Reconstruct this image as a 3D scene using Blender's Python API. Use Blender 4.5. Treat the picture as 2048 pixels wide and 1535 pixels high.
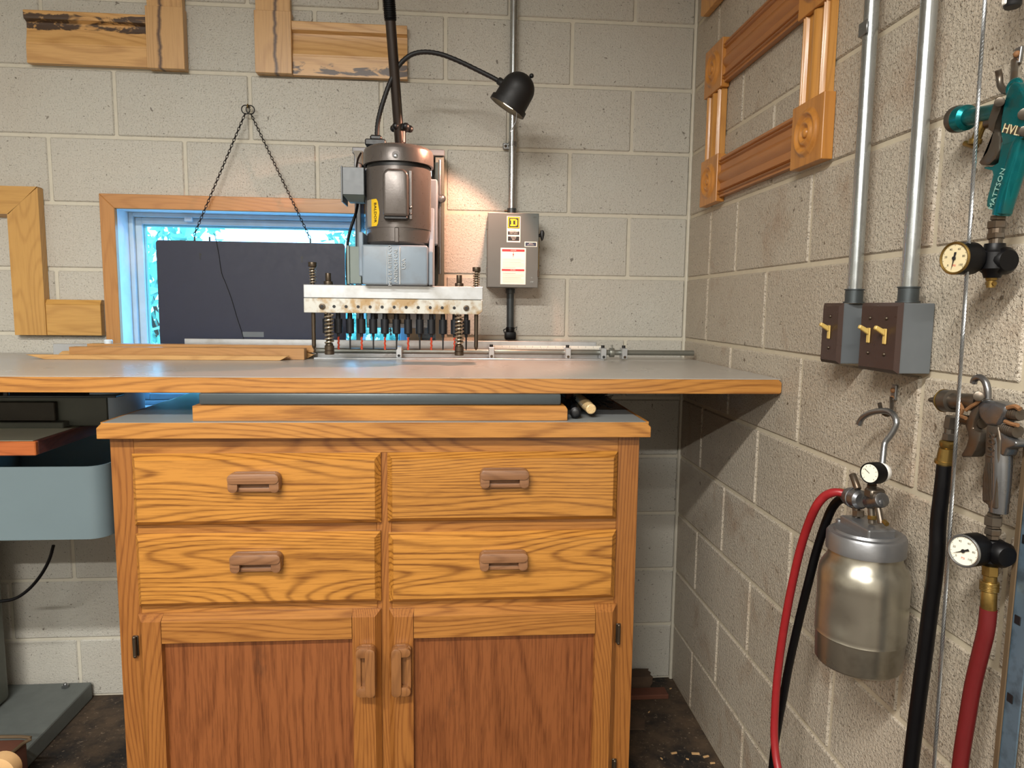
import bpy, bmesh, math, random
import numpy as np
from mathutils import Vector, Matrix, Quaternion
random.seed(7)
SC = bpy.context.scene
for o in list(bpy.data.objects):
    bpy.data.objects.remove(o)
COL = SC.collection

# ------------------------------------------------------------------ camera
CAM = np.array([-0.7772886, -2.3136021, 1.3215633])
CR = np.array([0.99671074, -0.08012129, 0.01217683])
CU = np.array([-0.00320291, 0.11119244, 0.99379373])
CF = np.array([0.08097801, 0.99056389, -0.11057008])
FPX = 1386.59
cd = bpy.data.cameras.new('camera')
cd.sensor_width = 36.0
cd.lens = 36.0 * FPX / 2048.0
cd.clip_start = 0.02
cd.clip_end = 200
cam = bpy.data.objects.new('camera', cd)
COL.objects.link(cam)
M4 = Matrix.Identity(4)
for i in range(3):
    M4[i][0] = CR[i]; M4[i][1] = CU[i]; M4[i][2] = -CF[i]; M4[i][3] = CAM[i]
cam.matrix_world = M4
SC.camera = cam

# ------------------------------------------------------------------ sky, lamps, exposure
w = bpy.data.worlds.new('sky'); SC.world = w; w.use_nodes = True
bg = w.node_tree.nodes['Background']
bg.inputs[0].default_value = (0.20, 0.58, 1.0, 1); bg.inputs[1].default_value = 9.0
SC.view_settings.view_transform = 'Standard'; SC.view_settings.look = 'None'
SC.view_settings.exposure = 0.0; SC.view_settings.gamma = 1.0
SC.view_settings.use_curve_mapping = False


def area(name, loc, sx, sy, power, color, target=None):
    l = bpy.data.lights.new(name, 'AREA'); l.shape = 'RECTANGLE'; l.size = sx; l.size_y = sy
    l.energy = power; l.color = color
    o = bpy.data.objects.new(name, l); COL.objects.link(o); o.location = loc
    if target is not None:
        o.rotation_euler = (Vector(target) - Vector(loc)).to_track_quat('-Z', 'Y').to_euler()
    return o


# two rows of ceiling tubes behind the camera and one over the bench side
area('ceiling_tube_near', (-1.5, -2.58, 2.56), 1.3, 0.10, 108, (1.0, 0.965, 0.91))
area('ceiling_tube_far', (-1.7, -4.35, 2.56), 1.3, 0.10, 168, (1.0, 0.965, 0.91))
area('ceiling_tube_left', (-3.3, -3.3, 2.56), 0.12, 1.3, 26, (1.0, 0.965, 0.91))


def at(px, py, ax, v):
    """world point of a photograph pixel on the real plane  ax = v"""
    d = CF + CR * (px - 1024) / FPX - CU * (py - 767.5) / FPX
    i = 'xyz'.index(ax)
    t = (v - CAM[i]) / d[i]
    return Vector(CAM + t * d)


def AX(pts, v):
    return [at(x, y, 'x', v) for x, y in pts]


# ------------------------------------------------------------------ mesh helpers
class MB:
    def __init__(s):
        s.V = []; s.F = []

    def add(s, vs, fs):
        n = len(s.V); s.V += [Vector(v) for v in vs]; s.F += [[i + n for i in f] for f in fs]; return s

    def box(s, x0, x1, y0, y1, z0, z1, bev=0.0, seg=1, mat=None):
        x0, x1 = sorted((x0, x1)); y0, y1 = sorted((y0, y1)); z0, z1 = sorted((z0, z1))
        bm = bmesh.new(); bmesh.ops.create_cube(bm, size=1)
        for v in bm.verts:
            v.co = Vector(((x0 + x1) / 2 + v.co.x * (x1 - x0), (y0 + y1) / 2 + v.co.y * (y1 - y0), (z0 + z1) / 2 + v.co.z * (z1 - z0)))
        if bev > 0:
            bev = min(bev, .49 * min(x1 - x0, y1 - y0, z1 - z0))
            bmesh.ops.bevel(bm, geom=bm.edges[:], offset=bev, segments=seg, affect='EDGES', profile=.5)
        return s.bm(bm, mat)

    def bm(s, bm, mat=None):
        bm.verts.index_update()
        vs = [(mat @ v.co) if mat else v.co.copy() for v in bm.verts]
        s.add(vs, [[v.index for v in f.verts] for f in bm.faces]); bm.free(); return s

    def prism(s, pts, off, bev=0.0, seg=2):
        """pts: planar 3d outline, off: extrusion vector"""
        bm = bmesh.new(); off = Vector(off)
        vs = [bm.verts.new(p) for p in pts]
        f = bm.faces.new(vs); bm.normal_update()
        r = bmesh.ops.extrude_face_region(bm, geom=[f])
        nv = [g for g in r['geom'] if isinstance(g, bmesh.types.BMVert)]
        bmesh.ops.translate(bm, verts=nv, vec=off)
        bmesh.ops.recalc_face_normals(bm, faces=bm.faces[:])
        if bev > 0:
            bmesh.ops.bevel(bm, geom=bm.edges[:], offset=bev, segments=seg, affect='EDGES', profile=.5, clamp_overlap=True)
        bmesh.ops.triangulate(bm, faces=[f for f in bm.faces if len(f.verts) > 8])
        return s.bm(bm)

    def lathe(s, o, d, prof, seg=32, cap=True):
        """prof: list of (distance along d, radius)"""
        o = Vector(o); d = Vector(d).normalized()
        u = d.orthogonal().normalized(); v = d.cross(u)
        vs = []; fs = []
        for t, r in prof:
            for k in range(seg):
                a = 2 * math.pi * k / seg
                vs.append(o + d * t + (u * math.cos(a) + v * math.sin(a)) * max(r, 1e-5))
        for i in range(len(prof) - 1):
            for k in range(seg):
                k2 = (k + 1) % seg
                fs.append([i * seg + k, i * seg + k2, (i + 1) * seg + k2, (i + 1) * seg + k])
        if cap:
            fs.append(list(range(seg))[::-1]); fs.append([(len(prof) - 1) * seg + k for k in range(seg)])
        return s.add(vs, fs)

    def cyl(s, a, b, r, r2=None, seg=24, bev=0.0):
        a = Vector(a); b = Vector(b); L = (b - a).length; r2 = r if r2 is None else r2
        if bev > 0:
            return s.lathe(a, b - a, [(0, r - bev), (bev * .3, r - bev * .3), (bev, r), (L - bev, r2), (L - bev * .3, r2 - bev * .3), (L, r2 - bev)], seg)
        return s.lathe(a, b - a, [(0, r), (L, r2)], seg)

    def tube(s, pts, r, seg=12, smooth=0, rad=None):
        pts = [Vector(p) for p in pts]
        if smooth:
            pts, rad = catmull(pts, smooth, rad)
        n = len(pts); vs = []; fs = []
        t0 = (pts[1] - pts[0]).normalized(); u = t0.orthogonal().normalized()
        for i in range(n):
            t = (pts[min(i + 1, n - 1)] - pts[max(i - 1, 0)]).normalized()
            u = (u - t * u.dot(t)).normalized(); v = t.cross(u)
            rr = rad[i] if rad else r
            for k in range(seg):
                a = 2 * math.pi * k / seg
                vs.append(pts[i] + (u * math.cos(a) + v * math.sin(a)) * rr)
        for i in range(n - 1):
            for k in range(seg):
                k2 = (k + 1) % seg
                fs.append([i * seg + k, i * seg + k2, (i + 1) * seg + k2, (i + 1) * seg + k])
        fs.append(list(range(seg))[::-1]); fs.append([(n - 1) * seg + k for k in range(seg)])
        return s.add(vs, fs)

    def coil(s, o, d, R, r, L, turns, seg=8, per=14):
        o = Vector(o); d = Vector(d).normalized(); u = d.orthogonal().normalized(); v = d.cross(u)
        n = int(turns * per); pts = []
        for i in range(n + 1):
            a = 2 * math.pi * i / per
            pts.append(o + d * (L * i / n) + (u * math.cos(a) + v * math.sin(a)) * R)
        return s.tube(pts, r, seg)

    def torus(s, c, d, R, r, seg=20, rs=8, sx=1.0):
        c = Vector(c); d = Vector(d).normalized(); u = d.orthogonal().normalized(); v = d.cross(u)
        vs = []; fs = []
        for i in range(seg):
            a = 2 * math.pi * i / seg; e = u * math.cos(a) * sx + v * math.sin(a)
            for k in range(rs):
                b = 2 * math.pi * k / rs
                vs.append(c + e * (R + r * math.cos(b)) + d * r * math.sin(b))
        for i in range(seg):
            for k in range(rs):
                fs.append([i * rs + k, ((i + 1) % seg) * rs + k, ((i + 1) % seg) * rs + (k + 1) % rs, i * rs + (k + 1) % rs])
        return s.add(vs, fs)

    def hexn(s, a, b, r, rot=0):
        a = Vector(a); b = Vector(b)
        return s.lathe(a, b - a, [(0, r * .93), (.0008, r), ((b - a).length - .0008, r), ((b - a).length, r * .93)], 6)

    def sphere(s, c, r, seg=16):
        bm = bmesh.new(); bmesh.ops.create_uvsphere(bm, u_segments=seg, v_segments=seg // 2, radius=r)
        return s.bm(bm, Matrix.Translation(Vector(c)))

    def profile(s, prof, axis, a0, a1, f):
        """sweep a 2-d profile between a0 and a1; f(p, q, a) -> world point"""
        n = len(prof); vs = [f(p, q, a0) for p, q in prof] + [f(p, q, a1) for p, q in prof]
        fs = [[i, (i + 1) % n, n + (i + 1) % n, n + i] for i in range(n)]
        fs += [list(range(n))[::-1], list(range(n, 2 * n))]
        return s.add(vs, fs)


def catmull(pts, k, rad=None):
    P = [pts[0] * 2 - pts[1]] + list(pts) + [pts[-1] * 2 - pts[-2]]
    out = []; ro = []
    for i in range(1, len(P) - 2):
        for j in range(k):
            t = j / k; a, b, c, d = P[i - 1], P[i], P[i + 1], P[i + 2]
            out.append(.5 * ((2 * b) + (c - a) * t + (2 * a - 5 * b + 4 * c - d) * t * t + (3 * b - a - 3 * c + d) * t ** 3))
            if rad: ro.append(rad[i - 1] * (1 - t) + rad[i] * t)
    out.append(pts[-1])
    if rad: ro.append(rad[-1])
    return out, (ro if rad else None)


ORI = {}


def obj(name, mb, mat, parent=None, smooth=False, label=None, recalc=True):
    if parent is not None:
        o0 = ORI[parent.name]
    else:
        xs = [v.x for v in mb.V]; ys = [v.y for v in mb.V]; zs = [v.z for v in mb.V]
        o0 = Vector(((min(xs) + max(xs)) / 2, (min(ys) + max(ys)) / 2, min(zs)))
    me = bpy.data.meshes.new(name)
    me.from_pydata([v - o0 for v in mb.V], [], mb.F)
    if recalc:
        bm = bmesh.new(); bm.from_mesh(me); bmesh.ops.recalc_face_normals(bm, faces=bm.faces[:]); bm.to_mesh(me); bm.free()
    me.materials.append(mat)
    if smooth:
        for p in me.polygons: p.use_smooth = True
        me.set_sharp_from_angle(angle=math.radians(38))
    o = bpy.data.objects.new(name, me); COL.objects.link(o)
    if parent is not None:
        o.parent = parent
    else:
        o.location = o0
    ORI[o.name] = o0
    if label: o['label'] = label
    return o


def thing(name, label, cat, loc, group=None):
    o = bpy.data.objects.new(name, None); COL.objects.link(o)
    o.location = loc; o.empty_display_size = .05
    o['label'] = label; o['category'] = cat
    if group: o['group'] = group
    ORI[o.name] = Vector(loc); return o


def tag(o, label, cat, group=None, kind=None):
    if label: o['label'] = label
    if cat: o['category'] = cat
    if group: o['group'] = group
    if kind: o['kind'] = kind
    return o


def struct(name, mb, mat, label=None):
    o = obj(name, mb, mat); o['kind'] = 'structure'
    if label: o['label'] = label
    return o


def text(name, body, size, depth, origin, right, up, mat, parent, align='CENTER', sx=1.0):
    """raised or printed lettering as mesh; right/up are unit vectors of the lettering plane"""
    c = bpy.data.curves.new(name, 'FONT'); c.body = body; c.size = size; c.extrude = depth
    c.align_x = align; c.align_y = 'CENTER'; c.resolution_u = 2
    t = bpy.data.objects.new('tmp', c); COL.objects.link(t)
    bpy.context.view_layer.update()
    dg = bpy.context.evaluated_depsgraph_get()
    me = bpy.data.meshes.new_from_object(t.evaluated_get(dg))
    bpy.data.objects.remove(t)
    r = Vector(right).normalized(); u = Vector(up).normalized(); n = r.cross(u); o0 = Vector(origin)
    mb = MB()
    mb.add([o0 + r * v.co.x * sx + u * v.co.y + n * v.co.z for v in me.vertices], [list(p.vertices) for p in me.polygons])
    return obj(name, mb, mat, parent)


# ------------------------------------------------------------------ materials
class NT:
    def __init__(s, name):
        s.m = bpy.data.materials.new(name); s.m.use_nodes = True
        s.t = s.m.node_tree; s.b = s.t.nodes['Principled BSDF']

    def n(s, typ, **kw):
        d = s.t.nodes.new(typ)
        for k, v in kw.items():
            if k in ('operation', 'blend_type', 'data_type', 'noise_dimensions', 'feature', 'distance', 'clamp', 'wave_type', 'bands_direction'):
                setattr(d, k, v)
            else:
                d.inputs[k].default_value = v
        return d

    def l(s, a, b): s.t.links.new(a, b)

    def math(s, op, a, b=None, c=None):
        d = s.t.nodes.new('ShaderNodeMath'); d.operation = op
        for i, x in enumerate((a, b, c)):
            if x is None: continue
            if isinstance(x, (int, float)): d.inputs[i].default_value = x
            else: s.l(x, d.inputs[i])
        return d.outputs[0]

    def mix(s, f, a, b):
        d = s.t.nodes.new('ShaderNodeMix'); d.data_type = 'RGBA'
        for k, x in ((0, f), (6, a), (7, b)):
            if isinstance(x, (int, float)): d.inputs[k].default_value = x
            elif isinstance(x, tuple): d.inputs[k].default_value = (*x, 1) if len(x) == 3 else x
            else: s.l(x, d.inputs[k])
        return d.outputs[2]

    def ramp(s, f, stops):
        d = s.t.nodes.new('ShaderNodeValToRGB'); e = d.color_ramp.elements
        while len(e) < len(stops): e.new(.5)
        for i, (p, c) in enumerate(stops):
            e[i].position = p; e[i].color = (*c, 1) if isinstance(c, tuple) else (c, c, c, 1)
        s.l(f, d.inputs[0]); return d.outputs[0]

    def coords(s, rnd=0.0):
        tc = s.t.nodes.new('ShaderNodeTexCoord').outputs['Object']
        if rnd:
            oi = s.t.nodes.new('ShaderNodeObjectInfo').outputs['Random']
            v = s.t.nodes.new('ShaderNodeVectorMath'); v.operation = 'ADD'
            s.l(tc, v.inputs[0]); cx = s.t.nodes.new('ShaderNodeCombineXYZ')
            for i, k in enumerate((1.0, 1.7, 2.3)): s.l(s.math('MULTIPLY', oi, rnd * k), cx.inputs[i])
            s.l(cx.outputs[0], v.inputs[1]); tc = v.outputs[0]
        return tc

    def map(s, v, scale=(1, 1, 1), loc=(0, 0, 0)):
        d = s.t.nodes.new('ShaderNodeMapping'); d.inputs['Scale'].default_value = scale; d.inputs['Location'].default_value = loc
        s.l(v, d.inputs[0]); return d.outputs[0]

    def noise(s, v, scale, detail=2, rough=.5, dist=0):
        d = s.t.nodes.new('ShaderNodeTexNoise'); d.inputs['Scale'].default_value = scale; d.inputs['Detail'].default_value = detail
        d.inputs['Roughness'].default_value = rough; d.inputs['Distortion'].default_value = dist
        s.l(v, d.inputs['Vector']); return d.outputs['Fac']

    def bump(s, h, strength, dist=.002):
        d = s.t.nodes.new('ShaderNodeBump'); d.inputs['Strength'].default_value = strength; d.inputs['Distance'].default_value = dist
        s.l(h, d.inputs['Height']); s.l(d.outputs[0], s.b.inputs['Normal'])

    def col(s, c):
        if isinstance(c, tuple): s.b.inputs['Base Color'].default_value = (*c, 1)
        else: s.l(c, s.b.inputs['Base Color'])

    def set(s, rough=.5, metal=0, spec=None, coat=0, trans=0):
        s.b.inputs['Roughness'].default_value = rough; s.b.inputs['Metallic'].default_value = metal
        if spec is not None: s.b.inputs['Specular IOR Level'].default_value = spec
        if coat: s.b.inputs['Coat Weight'].default_value = coat; s.b.inputs['Coat Roughness'].default_value = .15
        if trans: s.b.inputs['Transmission Weight'].default_value = trans
        return s.m


def S(h):
    """sRGB hex -> linear"""
    h = h.lstrip('#'); c = [int(h[i:i + 2], 16) / 255 for i in (0, 2, 4)]
    return tuple(x / 12.92 if x <= .04045 else ((x + .055) / 1.055) ** 2.4 for x in c)


def plain(name, c, rough=.5, metal=0, var=.12, vs=30, bump=0, coat=0, spec=None, dirt=None, dirt_amt=.5, dscale=12):
    t = NT(name); v = t.coords()
    n = t.noise(v, vs, 3)
    c = S(c) if isinstance(c, str) else c
    a = tuple(min(1, x * (1 - var)) for x in c); b = tuple(min(1, x * (1 + var)) for x in c)
    cc = t.mix(n, a, b)
    if dirt:
        m = t.ramp(t.noise(v, dscale, 4, .6), [(.48, 0.0), (.68, dirt_amt)])
        cc = t.mix(m, cc, S(dirt))
    t.col(cc)
    r = t.math('ADD', t.math('MULTIPLY', t.noise(v, vs * 2.3, 2), .16), rough - .08)
    t.set(rough, metal, spec, coat); t.l(r, t.b.inputs['Roughness'])
    if bump: t.bump(t.noise(v, vs * 6, 3), bump, .001)
    return t.m


def wood(name, light, dark, axis='x', rings=13, scale=2.6, contrast=1.0, rough=.38, knots=0, crack=None, stain=0, kband=None, seed=0, stretch=.16, pores=.5, coat=.25):
    t = NT(name); v = t.coords(rnd=3.1)
    g = 'xyz'.index(axis)
    sc = [1, 1, 1]; sc[g] = stretch
    v1 = t.map(v, tuple(sc), (seed * 1.3, seed * .7, seed * 2.1))
    n1 = t.noise(v1, scale * 2.3, 1.2, .4, .12)
    sp = t.t.nodes.new('ShaderNodeSeparateXYZ'); t.l(v, sp.inputs[0])
    across = sp.outputs[{'x': 2, 'z': 0, 'y': 2}[axis]]
    ph = t.math('ADD', t.math('MULTIPLY', n1, rings * 2.3), t.math('MULTIPLY', across, rings * 5.5))
    nf = t.noise(t.map(v, tuple(.12 if i == g else 1 for i in range(3))), 45, 2)
    ph = t.math('ADD', ph, t.math('MULTIPLY', nf, .55))
    w = t.math('SINE', t.math('MULTIPLY', ph, 6.28))
    f = t.ramp(t.math('MULTIPLY_ADD', w, .5, .5), [(.0, .95), (.16, .5), (.42, .12), (1.0, 0.0)])
    sf = [1, 1, 1]; sf[g] = .05
    n2 = t.noise(t.map(v, tuple(sf)), 230, 3, .6)
    pore = t.ramp(n2, [(.47, 0.0), (.60, 1.0)])
    n3 = t.noise(t.map(v, tuple(.25 if i == g else 1 for i in range(3))), 9, 2)
    L, D = S(light), S(dark)
    fac = t.math('ADD', t.math('MULTIPLY', f, .62 * contrast), t.math('MULTIPLY', pore, .62 * pores * contrast))
    fac = t.math('ADD', fac, t.math('MULTIPLY', t.math('SUBTRACT', n3, .5), .45)); 
    cl = t.n('ShaderNodeClamp'); t.l(fac, cl.inputs[0])
    c = t.mix(cl.outputs[0], L, D)
    oi = t.t.nodes.new('ShaderNodeObjectInfo').outputs['Random']
    c = t.mix(t.math('MULTIPLY', oi, .13), c, tuple(x * .6 for x in D))
    if knots:
        k = t.noise(t.map(v, tuple(.45 if i == g else 1 for i in range(3)), (5.3, 1.1, 2.2)), 22, 4, .62, .8)
        zone = t.noise(v, 6, 1)
        if kband:
            rw_ = t.t.nodes.new('ShaderNodeTexCoord').outputs['Object']; sz = t.t.nodes.new('ShaderNodeSeparateXYZ'); t.l(rw_, sz.inputs[0])
            bd_ = t.ramp(t.math('ABSOLUTE', t.math('SUBTRACT', sz.outputs[2], kband[0])), [(kband[1] * .5, 1.25), (kband[1], .35)])
            k = t.math('MULTIPLY', k, bd_)
        kk = t.ramp(t.math('MULTIPLY', k, t.math('ADD', zone, .5)), [(.60 - .05 * knots, 0.0), (.68 - .05 * knots, .95)])
        c = t.mix(kk, c, (.035, .018, .012))
    if stain:
        sn = t.noise(t.map(v, (1, 1, .35)), 9, 5, .7)
        c = t.mix(t.ramp(sn, [(.60, 0.0), (.72, .55)]), c, (.02, .012, .008))
    if crack is not None:
        raw = t.t.nodes.new('ShaderNodeTexCoord').outputs['Object']
        sx = t.t.nodes.new('ShaderNodeSeparateXYZ'); t.l(raw, sx.inputs[0])
        wob = t.math('MULTIPLY', t.math('SUBTRACT', t.noise(t.map(raw, (.2, .2, 1)), 26, 3), .5), .022)
        dd = t.math('ABSOLUTE', t.math('ADD', t.math('SUBTRACT', sx.outputs[0], crack), wob))
        m = t.ramp(dd, [(.0022, .95), (.0065, 0.0)])
        c = t.mix(m, c, (.03, .012, .014))
    t.col(c); t.set(rough, 0, None, coat)
    t.bump(t.math('ADD', n2, t.math('MULTIPLY', f, -.4)), .12, .001)
    return t.m


def block_mat(name, base, warm, dark, bs=.6):
    t = NT(name)
    tc = t.t.nodes.new('ShaderNodeNewGeometry').outputs['Position']
    oi = t.t.nodes.new('ShaderNodeObjectInfo').outputs['Random']
    big = t.noise(tc, 1.6, 3, .55)
    med = t.noise(tc, 7, 3)
    c = t.mix(t.ramp(big, [(.35, 0.0), (.65, 1.0)]), S(base), S(warm))
    c = t.mix(t.math('MULTIPLY', med, .35), c, tuple(x * 1.18 for x in S(base)))
    c = t.mix(t.math('MULTIPLY', oi, .16), c, tuple(x * .72 for x in S(warm)))
    if bs > .8:
        c = t.mix(t.ramp(t.noise(tc, 5.5, 4, .65, .5), [(.55, 0.0), (.74, .5)]), c, S('#86664a'))
    spk = t.ramp(t.noise(tc, 190, 2, .5), [(.655, 0.0), (.70, .75)])
    spk2 = t.ramp(t.noise(tc, 55, 2, .6, .4), [(.69, 0.0), (.73, .8)])
    c = t.mix(spk, c, S(dark)); c = t.mix(spk2, c, S(dark))
    t.col(c); t.set(.46, 0, .5)
    h = t.math('ADD', t.noise(tc, 130, 3, .65), t.math('MULTIPLY', t.ramp(t.noise(tc, 240, 2), [(.3, 0.0), (.42, 1.0)]), .6))
    t.bump(h, bs, .0036)
    return t.m


M = {}
M['block'] = block_mat('painted_block', '#b4b3aa', '#b2aca0', '#5b5348')
M['block_r'] = block_mat('painted_block_side', '#b3aa9a', '#a69a88', '#52422f', 1.0)
M['mortar'] = plain('painted_mortar', '#c0bbab', .6, 0, .1, 40, .3)
M['mortar_r'] = plain('painted_mortar_side', '#b8ae98', .6, 0, .1, 40, .3)
M['concrete'] = plain('stained_concrete', '#4a3d30', .8, 0, .35, 9, .4, dirt='#17110c', dirt_amt=.85, dscale=5)
t = NT('dusty_dark_floor'); v = t.coords(); n = t.noise(v, 6, 5, .65)
c = t.mix(t.ramp(n, [(.38, 0.0), (.62, 1.0)]), S('#120e0b'), S('#4d3d2c'))
c = t.mix(t.ramp(t.noise(v, 90, 4, .7), [(.60, 0.0), (.72, .7)]), c, S('#8d7b66'))
t.col(c); t.set(.8); t.bump(t.noise(v, 60, 4), .5, .002); M['concrete'] = t.m
M['ceil'] = plain('ceiling_paint', '#d8d4cb', .8)
M['oak'] = wood('golden_oak', '#b88038', '#6c3d12', 'x', 12, 2.8, 1.0)
M['oak_v'] = wood('amber_oak_upright', '#9b642e', '#653512', 'z', 14, 2.6, .8)
M['oak_panel'] = wood('red_oak_panel', '#88502a', '#562b10', 'z', 5, 2.0, .62, stain=1, pores=1.1)
M['oak_rail'] = wood('oak_door_rail', '#a87134', '#6b3c15', 'x', 12, 3.0, .9)
M['oak_edge'] = wood('oak_counter_edge', '#b9803c', '#754417', 'x', 10, 3.2, .85)
M['handle'] = wood('walnut_stained_pull', '#8d6444', '#5a3822', 'x', 8, 6, .6, rough=.42)
M['handle_v'] = wood('walnut_stained_door_pull', '#8f6036', '#5c3820', 'z', 8, 6, .6, rough=.42)
M['casing'] = wood('window_casing_wood', '#b27e45', '#8f5b2a', 'x', 7, 4, .5)
M['casing_v'] = wood('window_casing_wood_upright', '#b27e45', '#8f5b2a', 'z', 7, 4, .5)
M['alder'] = wood('knotty_alder', '#cfa265', '#96662f', 'x', 7, 3.0, .6, knots=1, kband=(.125, .035))
M['alder2'] = wood('knotty_alder_low', '#d0a56c', '#96662f', 'x', 7, 3.0, .6, knots=1, kband=(.022, .03), seed=2)
M['alder_v'] = wood('cracked_alder_upright', '#c99f68', '#93683a', 'z', 7, 3, .5, crack=.1565)
M['alder_v2'] = wood('cracked_alder_upright_dark', '#c99f68', '#93683a', 'z', 7, 3, .5, crack=-.172)
M['pine'] = wood('honey_pine', '#c29550', '#93642c', 'z', 7, 4, .5)
M['pine_h'] = wood('honey_pine_level', '#c29550', '#93642c', 'x', 7, 4, .5)
M['rosette'] = wood('rosette_wood', '#bf8138', '#8d5520', 'z', 5, 4, .5)
M['flute_h'] = wood('fluted_casing_wood', '#a86c34', '#84501f', 'y', 5, 3, .3)
M['flute_v'] = wood('fluted_casing_wood_upright', '#c48c44', '#8f5a24', 'z', 6, 4, .5)
M['strip'] = wood('moulding_strip_wood', '#c79c62', '#94642f', 'x', 7, 4, .45)
M['strip2'] = wood('reddish_strip_wood', '#b5864f', '#845426', 'x', 7, 4, .45)
M['laminate'] = plain('grey_laminate', '#aaa59d', .30, 0, .03, 3)
M['laminate2'] = plain('blue_grey_laminate', '#8d9190', .33, 0, .03, 3)
M['lam_edge'] = plain('laminate_edge', '#3f3a35', .5)
M['white'] = plain('white_vinyl', '#d2e0ea', .4)
M['winframe'] = plain('pale_window_frame', '#b9cdd8', .4)
M['black'] = plain('black_plastic', '#121315', .42, 0, .2)
M['blackmatte'] = plain('matt_black_paint', '#0c0c0e', .55, 0, .2)
M['rubber'] = plain('black_rubber', '#050507', .42, 0, .2, spec=.25)
M['panel'] = plain('glare_tinted_board_back', '#131931', .5, 0, .1)  # blue tint carries some of the window glare in the board colour
M['steel'] = plain('steel', '#8d8f90', .3, .9)
M['galv'] = plain('galvanised_conduit', '#b4b9ba', .26, .95, .1, 20)
M['tubegrey'] = plain('dark_grey_tube_paint', '#454d50', .35, .2, .08)
M['galvdark'] = plain('dark_zinc_fitting', '#4c5254', .42, .7, .2)
M['alu'] = plain('machined_aluminium', '#c2c6c9', .34, .75, .08, 40, dirt='#8b8577', dirt_amt=.4)
M['rod'] = plain('grey_steel_tube', '#8b8d86', .35, .7)
M['lever'] = plain('brown_black_lever_paint', '#2a201a', .38, .2, .2)
M['darksteel'] = plain('oiled_dark_steel', '#564c40', .4, .8, .2)
M['spring'] = plain('spring_steel', '#b5aa96', .28, .85, .2, 60, dirt='#4d3e2a', dirt_amt=.6, dscale=60)
M['chuck'] = plain('black_oxide_chuck', '#22252a', .42, .4)
M['redbit'] = plain('red_drill_bit', '#c4472b', .4, .1)
M['cast'] = plain('blue_grey_casting_paint', '#8494a2', .42, 0, .08, 16, .15, dirt='#6c665c', dirt_amt=.35)
M['castlit'] = plain('lit_lettering_paint', '#bcc2c4', .4, 0, .06, 16)  # lighter than the casting: paints in the light on raised letters and ribs
M['motor'] = plain('bronze_grey_motor_enamel', '#625c58', .30, .4, .07, 30, .12)
M['motor_d'] = plain('dark_motor_band', '#4d4845', .36, .4, .1, 30, .1)
M['boxgrey'] = plain('grey_enamel', '#62676a', .4, .1, .06)
M['greenbox'] = plain('grey_green_enamel', '#7f8a83', .45, 0, .06)
M['discgrey'] = plain('grey_disconnect_enamel', '#5b605e', .38, .15, .06, 8)
M['yellow'] = plain('yellow_print', '#e3bb1f', .45)
M['yellow2'] = plain('yellow_label', '#e9c024', .4)
M['cream'] = plain('cream_label', '#ece7da', .5, 0, .03)
M['redprint'] = plain('red_print', '#c9333a', .5)
M['ink'] = plain('black_print', '#1b1b1d', .5)
M['greyink'] = plain('grey_fine_print', '#8c877c', .6)
M['whiteprint'] = plain('white_print', '#e8e6df', .5)
M['brownplate'] = plain('dark_brown_enamel', '#3d2c26', .3, .2, .1)
M['ivory'] = plain('yellowed_ivory_plastic', '#c2a55c', .4)
M['teal'] = plain('teal_anodised_metal', '#0f7176', .26, .75, .15, 20, dirt='#4e4a35', dirt_amt=.5, dscale=25)
M['tealdark'] = plain('dark_teal_lettering', '#7fa79c', .4)
M['gunmetal'] = plain('spray_stained_metal', '#5f584f', .34, .75, .15, 30, dirt='#5b452e', dirt_amt=.6, dscale=30)
M['gunsilver'] = plain('satin_silver_metal', '#7f8184', .28, .9, .1, 20, dirt='#6b5d48', dirt_amt=.4, dscale=18)
M['brass'] = plain('aged_brass', '#8d7440', .32, .85, .2, 40, dirt='#5b4520', dirt_amt=.5, dscale=60)
M['rust'] = plain('dried_finish_residue', '#7c5634', .7, 0, .4, 80, .6)
M['dial'] = plain('aged_dial', '#cfc19a', .4)
M['dial2'] = plain('white_dial', '#e4dfcc', .35)
M['redhose'] = plain('red_rubber_hose', '#8a1c20', .4, 0, .12, 60)
M['redhose2'] = plain('dark_red_rubber_hose', '#5a1113', .42, 0, .12, 60)
M['glowcyan'] = plain('cyan_glow_gasket', '#7fd0e0', .4)  # cyan of the daylight glow put into the gasket colour
M['pot'] = plain('drip_stained_aluminium', '#a9a598', .3, .9, .1, 9, .05, dirt='#5f5844', dirt_amt=.6, dscale=9)
M['potlid'] = plain('cast_aluminium_lid', '#87888a', .38, .8, .08, 30, .1)
M['bluebox'] = plain('pale_blue_grey_enamel', '#67777c', .4, 0, .05, 10)
M['lithood'] = plain('window_lit_hood_enamel', '#9fb4c8', .35, 0, .05, 10)  # pale blue stands in for window light falling on the hood
M['gryfence'] = plain('worn_grey_machine_paint', '#5c6057', .5, 0, .15, 10)
M['platen'] = plain('dark_oily_platen', '#37332a', .5, .2, .3, 14)
M['cherry'] = wood('cherry_edge', '#b0602f', '#7e3d1c', 'x', 8, 4, .6)
M['cherry_y'] = wood('dark_cherry_edge', '#6b3c31', '#46241c', 'y', 8, 4, .6)
M['tabletop'] = plain('worn_beige_laminate', '#a8a48e', .5, 0, .08, 12)
M['basegrey'] = plain('dusty_grey_base_paint', '#5c615e', .6, 0, .15, 30)
M['track'] = plain('blue_grey_galvanised_track', '#5f7484', .4, .5, .2, 14, dirt='#2c3338', dirt_amt=.6, dscale=30)
M['trackrust'] = plain('rusty_track_edge', '#5e4d38', .6, .3, .3, 20)
M['chip'] = plain('wood_chip', '#c09a6a', .8, 0, .2)
M['scrap'] = plain('dirty_scrap_wood', '#5a3322', .8, 0, .3, 20)
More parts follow.
